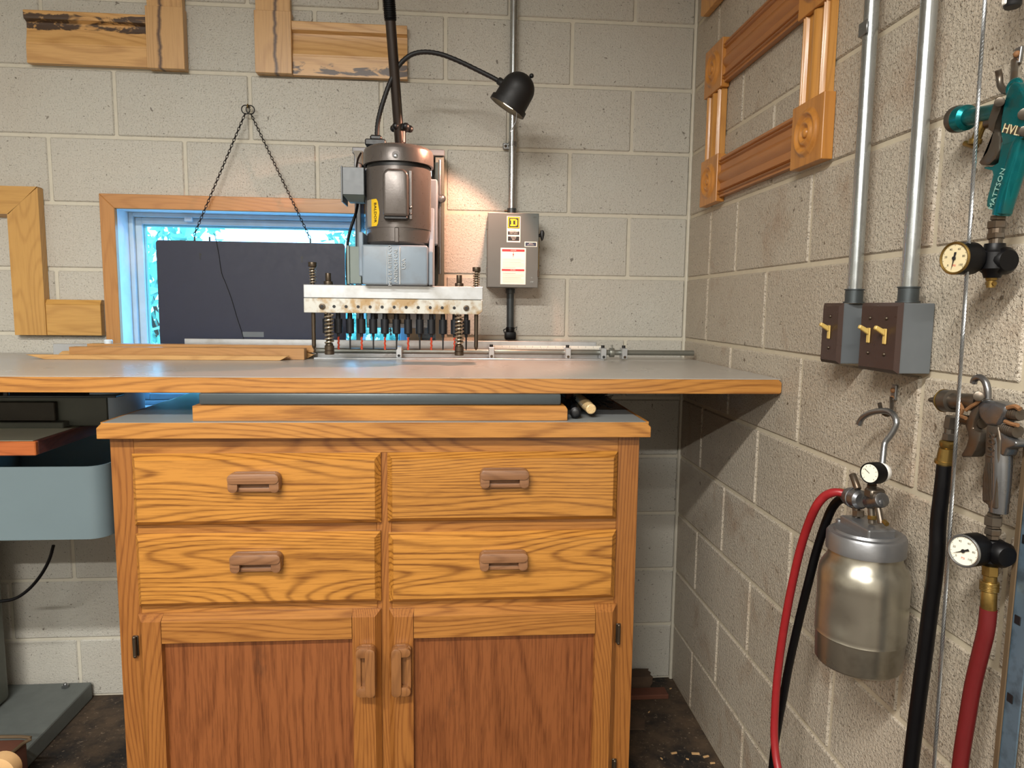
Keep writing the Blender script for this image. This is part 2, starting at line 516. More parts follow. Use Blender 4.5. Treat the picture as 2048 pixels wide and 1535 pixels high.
M['rubble'] = plain('dusty_rubble', '#4c3b2c', .9, 0, .4, 25, .6)
M['bristle'] = plain('black_bristle', '#0b0d0b', .7)
M['birch'] = wood('pale_handle_wood', '#dcc08e', '#9d7444', 'y', 6, 20, .6)
M['leaf'] = plain('leaf_green', '#8cc4b0', .6, 0, .3, 5)
M['bark'] = plain('bark', '#4a4238', .9)
M['ground'] = plain('gravel_ground', '#b5b7b2', .9, 0, .2, 3)
tg = NT('window_glass'); tg.col((.93, .97, 1)); tg.set(.01, 0, .5, 0, 1.0); tg.b.inputs['IOR'].default_value = 1.45
# thin pane: straight-through glass with a faint mirror
mx = tg.n('ShaderNodeMixShader'); tr = tg.n('ShaderNodeBsdfTransparent'); gl = tg.n('ShaderNodeBsdfGlossy')
gl.inputs['Roughness'].default_value = .02
tr.inputs[0].default_value = (.94, .97, 1, 1)
mx.inputs[0].default_value = .06
tg.l(tr.outputs[0], mx.inputs[1]); tg.l(gl.outputs[0], mx.inputs[2])
tg.l(mx.outputs[0], tg.t.nodes['Material Output'].inputs[0]); M['glass'] = tg.m
te = NT('lamp_bulb_glow'); te.col((1, .8, .5)); te.b.inputs['Emission Color'].default_value = (1, .74, .42, 1)
te.b.inputs['Emission Strength'].default_value = 14; M['bulb'] = te.m
# bar with rust marks
t = NT('stained_machined_bar'); v = t.coords(); n = t.noise(t.map(v, (1, 1, .8)), 22, 4, .6)
c = t.mix(t.ramp(n, [(.46, 0.0), (.60, .85)]), S('#c3c4bd'), S('#a08150')); c = t.mix(t.ramp(t.noise(v, 60, 3), [(.55, 0.0), (.75, .5)]), c, S('#7b5a2c'))
t.col(c); t.set(.36, .6); M['barstain'] = t.m
# ================================================================== THE SETTING
B = .2032
J = .005
OPX0, OPX1, OPZ0, OPZ1 = -1.845, -.925, .975, 1.617      # window opening


def slab_with_hole(x0, x1, z0, z1, y0, y1):
    mb = MB()
    mb.box(x0, OPX0, y0, y1, z0, z1); mb.box(OPX1, x1, y0, y1, z0, z1)
    mb.box(OPX0, OPX1, y0, y1, z0, OPZ0); mb.box(OPX0, OPX1, y0, y1, OPZ1, z1)
    return mb


wall_back = struct('wall_back', slab_with_hole(-3.3, .2, -.02, 2.62, .004, .2), M['mortar'], 'painted concrete block wall behind the bench, with window')
wall_right = struct('wall_right', MB().box(.004, .2, -2.7, .004, -.02, 2.62), M['mortar_r'], 'painted concrete block wall on the right')
struct('floor', MB().box(-5, .2, -6.5, .2, -.06, 0), M['concrete'], 'dark stained concrete floor')
struct('ceiling', MB().box(-5, .2, -6.5, .2, 2.62, 2.7), M['ceil'])
struct('wall_left', MB().box(-5.1, -5, -6.5, .2, 0, 2.62), M['ceil'])
struct('wall_front', MB().box(-5, .2, -6.6, -6.5, 0, 2.62), M['ceil'])
struct('trim_1', MB().box(.004, .2, -6.5, -2.7, 0, 2.62), M['ceil'])
struct('trim_2', MB().box(-5, -3.3, .004, .2, 0, 2.62), M['ceil'])

bcache = {}


def block_mesh(key, mb, mat):
    if key in bcache: return bcache[key]
    me = bpy.data.meshes.new('block'); me.from_pydata(mb.V, [], mb.F)
    bm = bmesh.new(); bm.from_mesh(me); bmesh.ops.recalc_face_normals(bm, faces=bm.faces[:]); bm.to_mesh(me); bm.free()
    me.materials.append(mat); bcache[key] = me; return me


def put_block(me, parent, loc):
    o = bpy.data.objects.new('block', me); COL.objects.link(o); o.parent = parent
    o.location = Vector(loc) - ORI[parent.name]


def bx_back(w, h):      # front face at y=0 (toward room -y)
    return MB().box(0, w, 0, .02, 0, h, .0035)


def bx_right(w, h):
    return MB().box(0, .02, -w, 0, 0, h, .0035)


for k in range(13):
    z0 = k * B + J; h = B - 2 * J
    if k == 12: h = 2.615 - z0
    cuts = [-(.0 if k % 2 == 0 else .2032) - .4064 * i for i in range(0, 9)]
    if k % 2: cuts = [0] + cuts
    cuts = [c for c in cuts if c > -3.3] + [-3.3]
    for a, b in zip(cuts[:-1], cuts[1:]):
        xa = b + J; xb = a - (J if a < 0 else .007); jit = random.uniform(-.0008, .0008)
        # clip by the window opening
        rects = []
        if xa < OPX1 and xb > OPX0 and z0 < OPZ1 and z0 + h > OPZ0:
            if xa < OPX0: rects.append((xa, OPX0, z0, z0 + h))
            if xb > OPX1: rects.append((OPX1, xb, z0, z0 + h))
            ia, ib = max(xa, OPX0), min(xb, OPX1)
            if z0 < OPZ0: rects.append((ia, ib, z0, OPZ0))
            if z0 + h > OPZ1: rects.append((ia, ib, OPZ1, z0 + h))
        else:
            rects = [(xa, xb, z0, z0 + h)]
        rects = [r for r in rects if r[1] - r[0] > .012 and r[3] - r[2] > .012]
        if not rects: continue
        if len(rects) == 1:
            r = rects[0]; w_, h_ = round(r[1] - r[0], 4), round(r[3] - r[2], 4)
            put_block(block_mesh(('b', w_, h_), bx_back(w_, h_), M['block']), wall_back, (r[0], jit, r[2]))
        else:
            mb = MB()
            for r in rects: mb.box(r[0] - xa, r[1] - xa, 0, .02, r[2] - z0, r[3] - z0, .003)
            put_block(block_mesh(('c', k, xa), mb, M['block']), wall_back, (xa, jit, z0))
for k in range(13):
    z0 = k * B + J; h = B - 2 * J
    if k == 12: h = 2.615 - z0
    cuts = [0] + [-(.2032 if k % 2 == 0 else .4064) - .4064 * i for i in range(0, 7)]
    if k in (7, 9): cuts = sorted(set(cuts + [-.2032]), reverse=True)
    cuts = [c for c in cuts if c > -2.7] + [-2.7]
    for a, b in zip(cuts[:-1], cuts[1:]):
        ya = a - (J if a < 0 else .007); yb = b + J; w_ = round(ya - yb, 4); h_ = round(h, 4)
        if w_ < .02: continue
        put_block(block_mesh(('r', w_, h_), bx_right(w_, h_), M['block_r']), wall_right, (random.uniform(-.0008, .0008), ya, z0))
# bead of mortar in the inside corner
struct('trim_3', MB().tube([(-.002, -.002, 0), (-.001, -.002, 1.2), (-.002, -.002, 2.6)], .0065, 8), M['mortar'], 'bead of painted mortar running up the corner')

# ---- window
win = thing('window_1', 'low window with wooden casing behind the bench', 'window', (-1.385, 0, OPZ0))
del win['category']; win['kind'] = 'structure'
cw = .046
ox0, ox1, oz1, oz0 = OPX0 - cw + .01, OPX1 + cw - .01, OPZ1 + cw - .008, OPZ0 - cw


def mitre(x0, z0, x1, z1, x2, z2, x3, z3, y0, y1, mat, name='casing'):
    obj(name, MB().prism([(x0, y0, z0), (x1, y0, z1), (x2, y0, z2), (x3, y0, z3)], (0, y1 - y0, 0), .0015, 1), mat, win)


ix0, ix1, iz1, iz0 = OPX0 + .008, OPX1 - .008, OPZ1 - .006, OPZ0 + .006
mitre(ox0, oz1, ox1, oz1, ix1, iz1, ix0, iz1, -.02, -.001, M['casing'], 'head_casing')
mitre(ox0, oz0, ox0, oz1, ix0, iz1, ix0, iz0, -.02, -.001, M['casing_v'], 'side_casing')
mitre(ox1, oz0, ix1, iz0, ix1, iz1, ox1, oz1, -.02, -.001, M['casing_v'], 'side_casing')
mitre(ox0, oz0, ix0, iz0, ix1, iz0, ox1, oz0, -.02, -.001, M['casing'], 'bottom_casing')
rv = MB()
rv.box(OPX0, OPX0 + .006, -.001, .19, OPZ0, OPZ1); rv.box(OPX1 - .006, OPX1, -.001, .19, OPZ0, OPZ1)
rv.box(OPX0 + .006, OPX1 - .006, -.001, .19, OPZ1 - .005, OPZ1); rv.box(OPX0 + .006, OPX1 - .006, -.001, .19, OPZ0, OPZ0 + .006)
obj('reveal', rv, M['white'], win)
fx0, fx1, fz0, fz1 = OPX0 + .006, OPX1 - .006, OPZ0 + .006, OPZ1 - .005


def ring(mb, x0, x1, z0, z1, y0, y1, w, b=.002):
    mb.box(x0, x0 + w, y0, y1, z0, z1, b); mb.box(x1 - w, x1, y0, y1, z0, z1, b)
    mb.box(x0 + w, x1 - w, y0, y1, z1 - w, z1, b); mb.box(x0 + w, x1 - w, y0, y1, z0, z0 + w, b); return mb


obj('outer_frame', ring(MB(), fx0, fx1, fz0, fz1, .075, .15, .014), M['winframe'], win)
sash = obj('sash', ring(MB(), fx0 + .0142, fx1 - .0142, fz0 + .0142, fz1 - .0142, .09, .13, .022), M['winframe'], win)
obj('gasket', ring(MB(), fx0 + .0363, fx1 - .0363, fz0 + .0363, fz1 - .0363, .104, .116, .006, .001), M['glowcyan'], win)
obj('pane', MB().box(fx0 + .0424, fx1 - .0424, .108, .112, fz0 + .0424, fz1 - .0424), M['glass'], win)
obj('latch', MB().box(-1.66, -1.635, .066, .0745, 1.585, 1.6, .002), M['white'], win)

# ---- outdoors seen through the window
g = obj('gravel_ground', MB().box(-9, 8, .25, 12, .55, .8), M['ground']); g['kind'] = 'structure'
struct('trim_4', MB().box(-9, 8, .205, .249, -.05, .8), M['mortar'])


def shrub(loc, rx, rz, n, label):
    s = thing('shrub', label, 'shrub', loc, 'bushes outside the window')
    l0 = Vector(loc)
    st = MB()
    for i in range(7):
        a = random.uniform(0, 6.28); e = l0 + Vector((math.cos(a) * rx * .6, math.sin(a) * rx * .3, rz * random.uniform(1.0, 1.5)))
        st.tube([l0 + Vector((0, 0, -.0)), l0.lerp(e, .5) + Vector((0, 0, .15)), e], .012, 6, 3)
    obj('stems', st, M['bark'], s)
    lv = MB()
    for i in range(n):
        while True:
            p = Vector((random.uniform(-1, 1), random.uniform(-1, 1), random.uniform(-1, 1)))
            if p.length < 1: break
        c = l0 + Vector((p.x * rx, p.y * rx * .6, rz + p.z * rz * .95))
        q = Quaternion((random.random() - .5, random.random() - .5, random.random() - .5, random.random() - .5)).normalized()
        a = random.uniform(.02, .04)
        lv.add([c + q @ Vector(t) for t in ((-a * 1.6, 0, 0), (0, -a * .7, a * .15), (a * 1.6, 0, 0), (0, a * .7, a * .15))], [[0, 1, 2, 3]])
    o = obj('foliage', lv, M['leaf'], s, recalc=False); o['kind'] = 'stuff'
    return s


shrub((-2.55, 2.2, .8), .46, .60, 750, 'leafy bush outside the window at its left edge')
shrub((-1.15, 2.6, .8), .62, .66, 2200, 'leafy bush outside the window behind the boring machine')

# ================================================================== BENCH
bench = thing('work_bench', 'long laminate worktop with oak front edge, spanning to the corner', 'bench', (-1.4, -.36, 1.1225))
obj('slab', MB().box(-3.2, -.012, -.708, -.004, 1.1228, 1.1565), M['scrap'], bench)
obj('laminate_top', MB().box(-3.2, -.006, -.7265, -.004, 1.1567, 1.1582, .0004), M['laminate'], bench, label='pale grey laminate surface')
pr = [(0, 0), (0, .0338), (.0018, .0338), (.0018, .0)]
obj('edge_band', MB().prism([(-3.2, -.7275, 1.1225), (-.006, -.7275, 1.1225), (-.002, -.7275, 1.1265), (-.002, -.7275, 1.149), (-.010, -.7275, 1.1565), (-3.2, -.7275, 1.1565)], (0, .019, 0), .0008, 1), M['oak_edge'], bench, label='oak front edge')
obj('end_band', MB().box(-.0118, -.003, -.708, -.004, 1.1228, 1.1565), M['oak_edge'], bench)

# ================================================================== COUNTERTOP + CABINET
ct = thing('countertop', 'oak edged countertop with grey laminate on the oak cabinet', 'countertop', (-.94, -.4, 1.0255))
cx0, cx1 = -1.5535, -.3272
ZT = 1.0612
obj('laminate_top', MB().box(cx0 + .012, cx1 - .012, -.7625, -.06, ZT - .0015, ZT), M['laminate2'], ct)
obj('core', MB().box(cx0 + .02, cx1 - .02, -.744, -.06, 1.0262, ZT - .002), M['scrap'], ct)
obj('front_edge', MB().prism([(cx0, -.765, 1.0255), (cx1, -.765, 1.0255), (cx1, -.765, ZT - .012), (cx1 - .012, -.765, ZT - .0005), (cx0 + .012, -.765, ZT - .0005), (cx0, -.765, ZT - .012)], (0, .019, 0), .0012, 1), M['oak_edge'], ct, label='oak front edge with clipped corners')
for x in (cx0 + .0005, cx1 - .019):
    obj('end_edge', MB().box(x, x + .0185, -.7455, -.06, 1.0262, ZT - .0018), M['oak_edge'], ct)

cab = thing('base_cabinet', 'oak base cabinet with four drawers and two doors', 'cabinet', (-.945, -.4, 0))
X0, X1 = -1.5405, -.3455
YF = -.735
ZB, ZC = .10, 1.0250
for x in (X0 + .001, X1 - .016):
    obj('side_panel', MB().box(x, x + .015, -.7145, -.08, 0, ZC), M['oak_v'], cab)
obj('back_panel', MB().box(X0 + .017, X1 - .017, -.092, -.084, .1, ZC), M['oak_v'], cab)
obj('bottom_panel', MB().box(X0 + .017, X1 - .017, -.7145, -.093, ZB, ZB + .015), M['oak_v'], cab)
obj('toe_kick', MB().box(X0 + .017, X1 - .017, -.665, -.65, 0, ZB - .001), M['oak_v'], cab)
fy0, fy1 = YF, YF + .02


def fr(name, x0, x1, z0, z1, mat): return obj(name, MB().box(x0, x1, fy0, fy1, z0, z1, .0006), mat, cab)


fr('stile', X0, X0 + .050, ZB, ZC, M['oak_v']); fr('stile', X1 - .050, X1, ZB, ZC, M['oak_v'])
fr('stile', -.9585, -.9245, ZB, ZC - .0385, M['oak_v'])
fr('rail', X0 + .0503, X1 - .0503, ZC - .038, ZC, M['oak_rail'])
for xa, xb in ((X0 + .0503, -.9588), (-.9242, X1 - .0503)):
    fr('rail', xa, xb, .797, .835, M['oak_rail']); fr('rail', xa, xb, .609, .645, M['oak_rail']); fr('rail', xa, xb, ZB, ZB + .04, M['oak_rail'])


def lipped(x0, x1, z0, z1, y0=-.7575, y1=-.7355, c=.0125, c2=.007):
    """drawer front: bevelled border round a raised face"""
    A = [(x0, z0), (x1, z0), (x1, z1), (x0, z1)]
    Bq = [(x0 + c, z0 + c), (x1 - c, z0 + c), (x1 - c, z1 - c), (x0 + c, z1 - c)]
    vs = [(x, y1, z) for x, z in A] + [(x, y1 - .006, z) for x, z in A] + [(x, y0, z) for x, z in Bq]
    fs = [[0, 1, 2, 3]] + [[i, (i + 1) % 4, 4 + (i + 1) % 4, 4 + i] for i in range(4)] + [[4 + i, 4 + (i + 1) % 4, 8 + (i + 1) % 4, 8 + i] for i in range(4)] + [[8, 9, 10, 11]]
    return MB().add(vs, fs)


def pull(cx, cz, w, h, y, vertical, flip, parent):
    """thick wooden pull: rounded plate, full grip bar over one long half, finger slot beneath"""
    L, H = w, h
    mb = MB()

    def P(u, v, d):   # u along the pull, v across, d out of the front
        return (cx + u, y - d, cz + v) if not vertical else (cx + v * flip, y - d, cz + u)

    def rr(u0, u1, v0, v1, d0, d1, r, bev):
        pts = []
        for (cu, cv, a0) in ((u1 - r, v1 - r, 0), (u0 + r, v1 - r, 90), (u0 + r, v0 + r, 180), (u1 - r, v0 + r, 270)):
            for k in range(5):
                a = math.radians(a0 + 22.5 * k); pts.append((cu + r * math.cos(a), cv + r * math.sin(a)))
        off = Vector(P(0, 0, d1)) - Vector(P(0, 0, d0))
        mb.prism([P(u, v, d0) for u, v in pts], off, bev, 2)
    rr(-L / 2, L / 2, -H / 2, H / 2, 0, .010, H * .32, .003)          # plate
    rr(-L / 2 + .001, L / 2 - .001, -H * .02, H / 2 - .001, .009, .030, H * .22, .008)   # grip bar
    rr(-L / 2 + .001, -L / 2 + .022, -H / 2 + .001, H * .35, .009, .027, H * .22, .0075)
    rr(L / 2 - .022, L / 2 - .001, -H / 2 + .001, H * .35, .009, .027, H * .22, .0075)
    rr(-L / 2 + .002, L / 2 - .002, -H / 2 + .0005, -H * .26, .008, .0165, H * .10, .004)
    return obj('handle', mb, M['handle_v'] if vertical else M['handle'], parent, True)


for x0, x1, z0, z1, hx, hz, tone in ((-1.4925, -.9470, .8245, .9880, -1.2202, .929, 0), (-1.4925, -.9490, .6355, .8045, -1.2210, .746, 1),
                                     (-.9325, -.3980, .8260, .9885, -.6660, .934, 2), (-.9310, -.3965, .6330, .7995, -.6660, .740, 3)):
    d = obj('drawer', lipped(x0, x1, z0, z1), wood('drawer_front_oak', '#bb8137', '#6a3c10', 'x', 12, 2.8, 1.0, seed=tone), cab)
    pull(hx, hz, .112, .044, -.7576, False, 1, d)


def door(x0, x1, z0, z1, px0, px1, pz1, hx, hz, flip, hingex):
    yb, yf = -.7355, -.7575
    c = .0125
    d = obj('door', MB().prism([(px0 - .004, -.7425, z0 + .04), (px1 + .004, -.7425, z0 + .04), (px1 + .004, -.7425, pz1 + .004), (px0 - .004, -.7425, pz1 + .004)], (0, .005, 0)), M['oak_panel'], cab, label='oak framed door with recessed panel')
    pz0 = z0 + .058

    def member(name, a, b, cc, e, mat):   # profile corners front outer/inner with chamfered outer lip
        return obj(name, MB().add(a, [[0, 1, 2, 3], [4, 5, 6, 7], [0, 1, 5, 4], [1, 2, 6, 5], [2, 3, 7, 6], [3, 0, 4, 7]]), mat, d)

    def piece(name, xa, xb, za, zb, mat, cl=0, cr=0, ctp=0, cb=0):
        A = [(xa, yb, za), (xb, yb, za), (xb, yb, zb), (xa, yb, zb)]
        Am = [(x, yb - .006, z) for x, _, z in A]
        Bf = [(xa + cl, yf, za + cb), (xb - cr, yf, za + cb), (xb - cr, yf, zb - ctp), (xa + cl, yf, zb - ctp)]
        vs = A + Am + Bf
        fs = [[0, 1, 2, 3]] + [[i, (i + 1) % 4, 4 + (i + 1) % 4, 4 + i] for i in range(4)] + [[4 + i, 4 + (i + 1) % 4, 8 + (i + 1) % 4, 8 + i] for i in range(4)] + [[8, 9, 10, 11]]
        return obj(name, MB().add(vs, fs), mat, d)
    piece('door_stile', x0, px0, z0, z1, M['oak_v'], cl=c, cr=.001, ctp=c, cb=c)
    piece('door_stile', px1, x1, z0, z1, M['oak_v'], cl=.001, cr=c, ctp=c, cb=c)
    piece('door_rail', px0 + .0003, px1 - .0003, pz1, z1, M['oak_rail'], 0, 0, c, .002)
    piece('door_rail', px0 + .0003, px1 - .0003, z0, pz0, M['oak_rail'], 0, 0, .002, c)
    pull(hx, hz, .118, .046, yf - .0002, True, flip, d)
    for hz_ in (.540, .190):
        s = 1 if hingex > -.9 else -1
        mb = MB().cyl((hingex, -.7445, hz_ - .020), (hingex, -.7445, hz_ + .020), .0042, seg=12)
        mb.sphere((hingex, -.7445, hz_ + .022), .0045, 10).sphere((hingex, -.7445, hz_ - .022), .0045, 10)
        mb.box(hingex - .006, hingex + .006, -.739, -.7355, hz_ - .024, hz_ + .024, .001)
        obj('hinge', mb, M['darksteel'], d, True, label='dark metal hinge')


door(-1.4955, -.9500, .122, .6165, -1.4400, -1.0150, .5505, -.9815, .4815, 1, -1.5055)
door(-.9310, -.3900, .122, .6150, -.8730, -.4440, .5480, -.9010, .4805, -1, -.3835)

# riser board and steel tube between countertop and bench
rb = obj('riser_board', MB().prism([(-1.3575, -.745, 1.0616), (-.5195, -.745, 1.0616), (-.5195, -.745, 1.088), (-.5245, -.745, 1.0955), (-1.3575, -.745, 1.0955)], (0, .065, 0), .0008, 1), M['oak_edge'])
tag(rb, 'long oak board lying on the countertop under the bench', 'board')
mb = MB().box(-1.3477, -.5332, -.732, -.700, 1.0962, 1.1222, .004, 2)
rt = obj('steel_tube', mb, M['tubegrey'], None, True); tag(rt, 'grey square steel tube lying on the riser board under the bench', 'tube')

# brush and torch on the countertop under the bench
br = thing('bench_brush', 'black bristled bench brush with a pale round wooden handle, under the bench', 'brush', (-.44, -.6, 1.0615))
obj('handle', MB().lathe((-.4580, -.7150, 1.0835), (-.10, 1, .12), [(0, .0100), (.002, .0122), (.04, .0135), (.09, .012), (.13, .010)], 20), M['birch'], br, True)
hb = MB().box(-.50, -.455, -.585, -.32, 1.09, 1.106, .004)
obj('brush_block', hb, M['scrap'], br)
bs = MB()
for i in range(900):
    x = random.uniform(-.49, -.43); y = random.uniform(-.62, -.33)
    dx = random.uniform(.0, .06); z1 = random.uniform(1.066, 1.118)
    bs.tube([(x, y, 1.094), (x + dx, y + random.uniform(-.01, .01), z1)], .0011, 3)
o = obj('bristles', bs, M['bristle'], br); o['kind'] = 'stuff'
tc = thing('flashlight', 'small black flashlight lying on the countertop left of the brush', 'flashlight', (-.49, -.64, 1.0615))
a = Vector((-.497, -.722, 1.0765)); d = Vector((.16, 1, .0)).normalized()
obj('head', MB().lathe(a, d, [(0, .0105), (.002, .0135), (.016, .0135), (.018, .012)], 14), M['rubber'], tc, True)
obj('lens', MB().lathe(a - d * .0012, d, [(0, .006), (.001, .0085)], 16), M['black'], tc, True)
obj('barrel', MB().cyl(a + d * .0182, a + d * .085, .0115, seg=20, bev=.002), M['black'], tc, True)
# ================================================================== FENCE AND STRIPS ON THE BENCH
BZ = 1.1583
fe = thing('drill_fence', 'aluminium fence rail with grey stop rod along the back of the bench', 'fence', (-.9, -.15, BZ))
obj('base_rail', MB().box(-1.2035, -.3165, -.19, -.1605, BZ, BZ + .0045, .0008), M['alu'], fe)
obj('base_rail', MB().box(-1.2035, -.3165, -.1295, -.121, BZ, BZ + .016, .0008), M['alu'], fe)
obj('stop_rod', MB().cyl((-1.2035, -.150, 1.1815), (-.018, -.150, 1.1815), .0085, seg=20, bev=.001), M['rod'], fe, True)
obj('back_plate', MB().box(-1.6094, -.325, -.106, -.100, BZ, 1.2125, .001), M['alu'], fe)
obj('scale_strip', MB().box(-.66, -.31, -.1078, -.1063, 1.188, 1.199), M['cream'], fe)
tk = MB()
for i in range(70):
    x = -.655 + i * .0049; tk.box(x, x + .0008, -.1085, -.1079, 1.188, 1.188 + (.010 if i % 5 == 0 else .005))
obj('scale_mark', tk, M['greyink'], fe)['kind'] = 'stuff'
for px in (798, 983, 1136, 1207, 1249):
    x = at(px, 702, 'y', -.170)[0]
    s = obj('stop_block', MB().box(x - .0085, x + .0085, -.176, -.1385, 1.1627, 1.1965, .001), M['alu'], fe)
    if px > 900: obj('clamp_screw', MB().cyl((x, -.158, 1.1967), (x, -.158, 1.2045), .0055, seg=12), M['black'], s, True)
    obj('screw', MB().cyl((x, -.1785, 1.169), (x, -.1761, 1.169), .0042, seg=12), M['black'] if px in (798, 1207) else M['darksteel'], s, True)
obj('rod_collar', MB().cyl((-.292, -.150, 1.1815), (-.277, -.150, 1.1815), .0150, seg=20, bev=.001).cyl((-.284, -.15, 1.196), (-.284, -.15, 1.206), .003, seg=8), M['rod'], fe, True)


def stripthing(name, pts, off, mat, label, cat='moulding', group=None, bev=.0008):
    o = obj(name, MB().prism(pts, off, bev, 1), mat); tag(o, label, cat, group); return o


G = 'wood strips stacked at the left end of the bench'
z = BZ
# thin front moulding with mitred ends
stripthing('moulding_strip', [(-1.985, -.262, z + .013), (-1.262, -.262, z + .013), (-1.285, -.262, z + .0003), (-1.935, -.262, z + .0003)], (0, .024, 0), M['strip'], 'thin mitre-ended strip lying in front of the stacked strips', group=G)
stripthing('moulding_strip', [(-1.885, -.228, z + .0003), (-1.223, -.228, z + .0003), (-1.223, -.228, z + .0335), (-1.885, -.228, z + .0335)], (0, .036, 0), M['strip2'], 'thick square reddish strip behind the thin mitre-ended one', group=G)
stripthing('moulding_strip', [(-1.95, -.180, z + .0003), (-1.225, -.180, z + .0003), (-1.2045, -.180, z + .012), (-1.225, -.180, z + .018), (-1.93, -.180, z + .018)], (0, .046, 0), M['strip'], 'low wide strip with pointed end beneath the topmost strip', group=G)
stripthing('moulding_strip', [(-1.86, -.178, z + .0184), (-1.206, -.178, z + .0184), (-1.206, -.178, z + .040), (-1.86, -.178, z + .040)], (0, .042, 0), M['strip2'], 'topmost dusty strip of the stack by the boring machine', group=G)
o = obj('rail_offcut', MB().box(-1.99, -1.80, -.116, -.108, z + .0003, z + .036, .001).box(-1.99, -1.80, -.108, -.085, z + .0003, z + .006, .001), M['alu']); tag(o, 'short aluminium rail end sticking out left of the strips', 'rail')
o = obj('end_cap', MB().lathe((-1.805, -.165, z + .0403), (0, 0, 1), [(0, .011), (.008, .012), (.012, .009)], 16), M['white'], None, True); tag(o, 'small white round cap sitting on the topmost strip', 'cap')

# ================================================================== BORING MACHINE
bm_ = thing('boring_machine', 'multi-spindle boring machine with brown-grey motor above the bench', 'drill', (-.95, -.2, BZ))
# column at the wall
obj('post', MB().box(-.843, -.8155, -.105, -.012, BZ, 1.778, .002), M['gryfence'], bm_, label='grey steel column leg')
obj('post', MB().box(-1.0885, -1.0705, -.105, -.012, BZ, 1.778, .002), M['boxgrey'], bm_, label='grey steel column leg')
obj('crosshead', MB().box(-1.092, -.8135, -.115, -.012, 1.7785, 1.797, .002), M['boxgrey'], bm_)
obj('rail_plate', MB().box(-1.06, -.852, -.075, -.06, 1.25, 1.7775, .002), M['steel'], bm_)
obj('guide_rod', MB().cyl((-.827, -.118, 1.42), (-.827, -.118, 1.765), .0045, seg=12), M['steel'], bm_, True)
obj('carriage', MB().box(-.872, -.8325, -.22, -.1055, 1.50, 1.69, .004), M['cast'], bm_)
obj('carriage', MB().box(-1.045, -.873, -.195, -.076, 1.42, 1.72, .004), M['cast'], bm_)
obj('carriage_knob', MB().sphere((-.822, -.128, 1.648), .0135), M['steel'], bm_, True)
# lower head bar
BX0, BX1, BY = -1.1935, -.7020, -.36
obj('head_bar', MB().box(BX0, BX1, BY, BY + .075, 1.3395, 1.3760, .0015), M['alu'], bm_, label='upper aluminium bar')
lb = obj('spindle_bar', MB().prism([(BX0 + .0005, BY - .002, 1.2990), (BX1 - .012, BY - .002, 1.2990), (BX1 - .001, BY - .002, 1.308), (BX1 - .001, BY - .002, 1.3390), (BX0 + .0005, BY - .002, 1.3390)], (0, .078, 0), .001, 1), M['barstain'], bm_, label='lower aluminium bar with rust-ringed screw holes')
for i in range(11):
    x = at(668.5 + 24.0 * i, 614.0, 'y', BY)[0]
    obj('set_screw', MB().cyl((x, BY - .0032, 1.3165), (x, BY - .0018, 1.3165), .0043, seg=14), M['black'], lb, True)
for px, py in ((645, 612), (932.5, 617.5)):
    p = at(px, py, 'y', BY)
    mb = MB().lathe((p[0], BY - .008, 1.3165), (0, 1, 0), [(0, .0062), (.0005, .0082), (.0062, .0082)], 18)
    s = obj('cap_screw', mb, M['darksteel'], lb, True)
    obj('socket', MB().hexn((p[0], BY - .0086, 1.3165), (p[0], BY - .0079, 1.3165), .0045), M['black'], lb)
# spindles
SY = -.325
for i in range(13):
    px = 653.5 + 23.25 * i
    x = at(px, 655, 'y', SY)[0]
    c = obj('spindle', MB().lathe((x, SY, 1.2988), (0, 0, -1), [(0, .0062), (.016, .0070), (.0162, .0113), (.0555, .0113), (.0575, .0092), (.0577, .0045), (.066, .0040)], 20), M['chuck'], bm_, True)
    red = i % 2 == 1
    b = MB()
    if red:
        pts1 = []; n = 22
        for k in range(n + 1):
            a = k * .75; pts1.append((x + .0014 * math.cos(a), SY + .0014 * math.sin(a), 1.2326 - .031 * k / n))
        b.tube(pts1, .0024, 6); b.cyl((x, SY, 1.2325), (x, SY, 1.2015), .0022, seg=8); b.lathe((x, SY, 1.2015), (0, 0, -1), [(0, .0032), (.005, .0030), (.006, .0008)], 10)
    else:
        b.cyl((x, SY, 1.2325), (x, SY, 1.199), .0024, .0021, 10); b.lathe((x, SY, 1.199), (0, 0, -1), [(0, .0018), (.003, .0004)], 10)
    obj('drill_bit', b, M['redbit'] if red else M['black'], c, True, label='red drill bit' if red else 'black drill bit')
for px in (747, 840):
    x = at(px, 634, 'y', -.31)[0]
    obj('gear_stub', MB().cyl((x, -.300, 1.2989), (x, -.300, 1.282), .0115, seg=20, bev=.001), M['steel'], bm_, True)
obj('gear_case', MB().box(-.985, -.915, -.312, -.286, 1.27, 1.2989, .002), M['darksteel'], bm_)
# hold-down clamps with springs
for px in (658.5, 918.5):
    x = at(px, 670, 'y', -.375)[0]
    cl = obj('hold_down_rod', MB().cyl((x, -.375, 1.186), (x, -.375, 1.2985), .0055, seg=14), M['darksteel'], bm_, True)
    obj('spring', MB().coil((x, -.375, 1.2135), (0, 0, 1), .0106, .0026, .085, 8.5), M['spring'], bm_, True)
    obj('clamp_foot', MB().lathe((x, -.375, 1.185), (0, 0, 1), [(0, .0105), (.001, .0128), (.010, .0128), (.011, .0118), (.012, .0128), (.024, .0128), (.026, .0105), (.029, .010)], 20), M['darksteel'], bm_, True)
    xt = at(656.5 if px < 800 else 918.5, 555, 'y', -.33)[0]
    mb = MB().cyl((xt, -.33, 1.3761), (xt, -.33, 1.386), .0125, seg=20, bev=.001).cyl((xt, -.33, 1.386), (xt, -.33, 1.4085), .0078, seg=16, bev=.0008)
    obj('stud', mb, M['darksteel'], bm_, True)
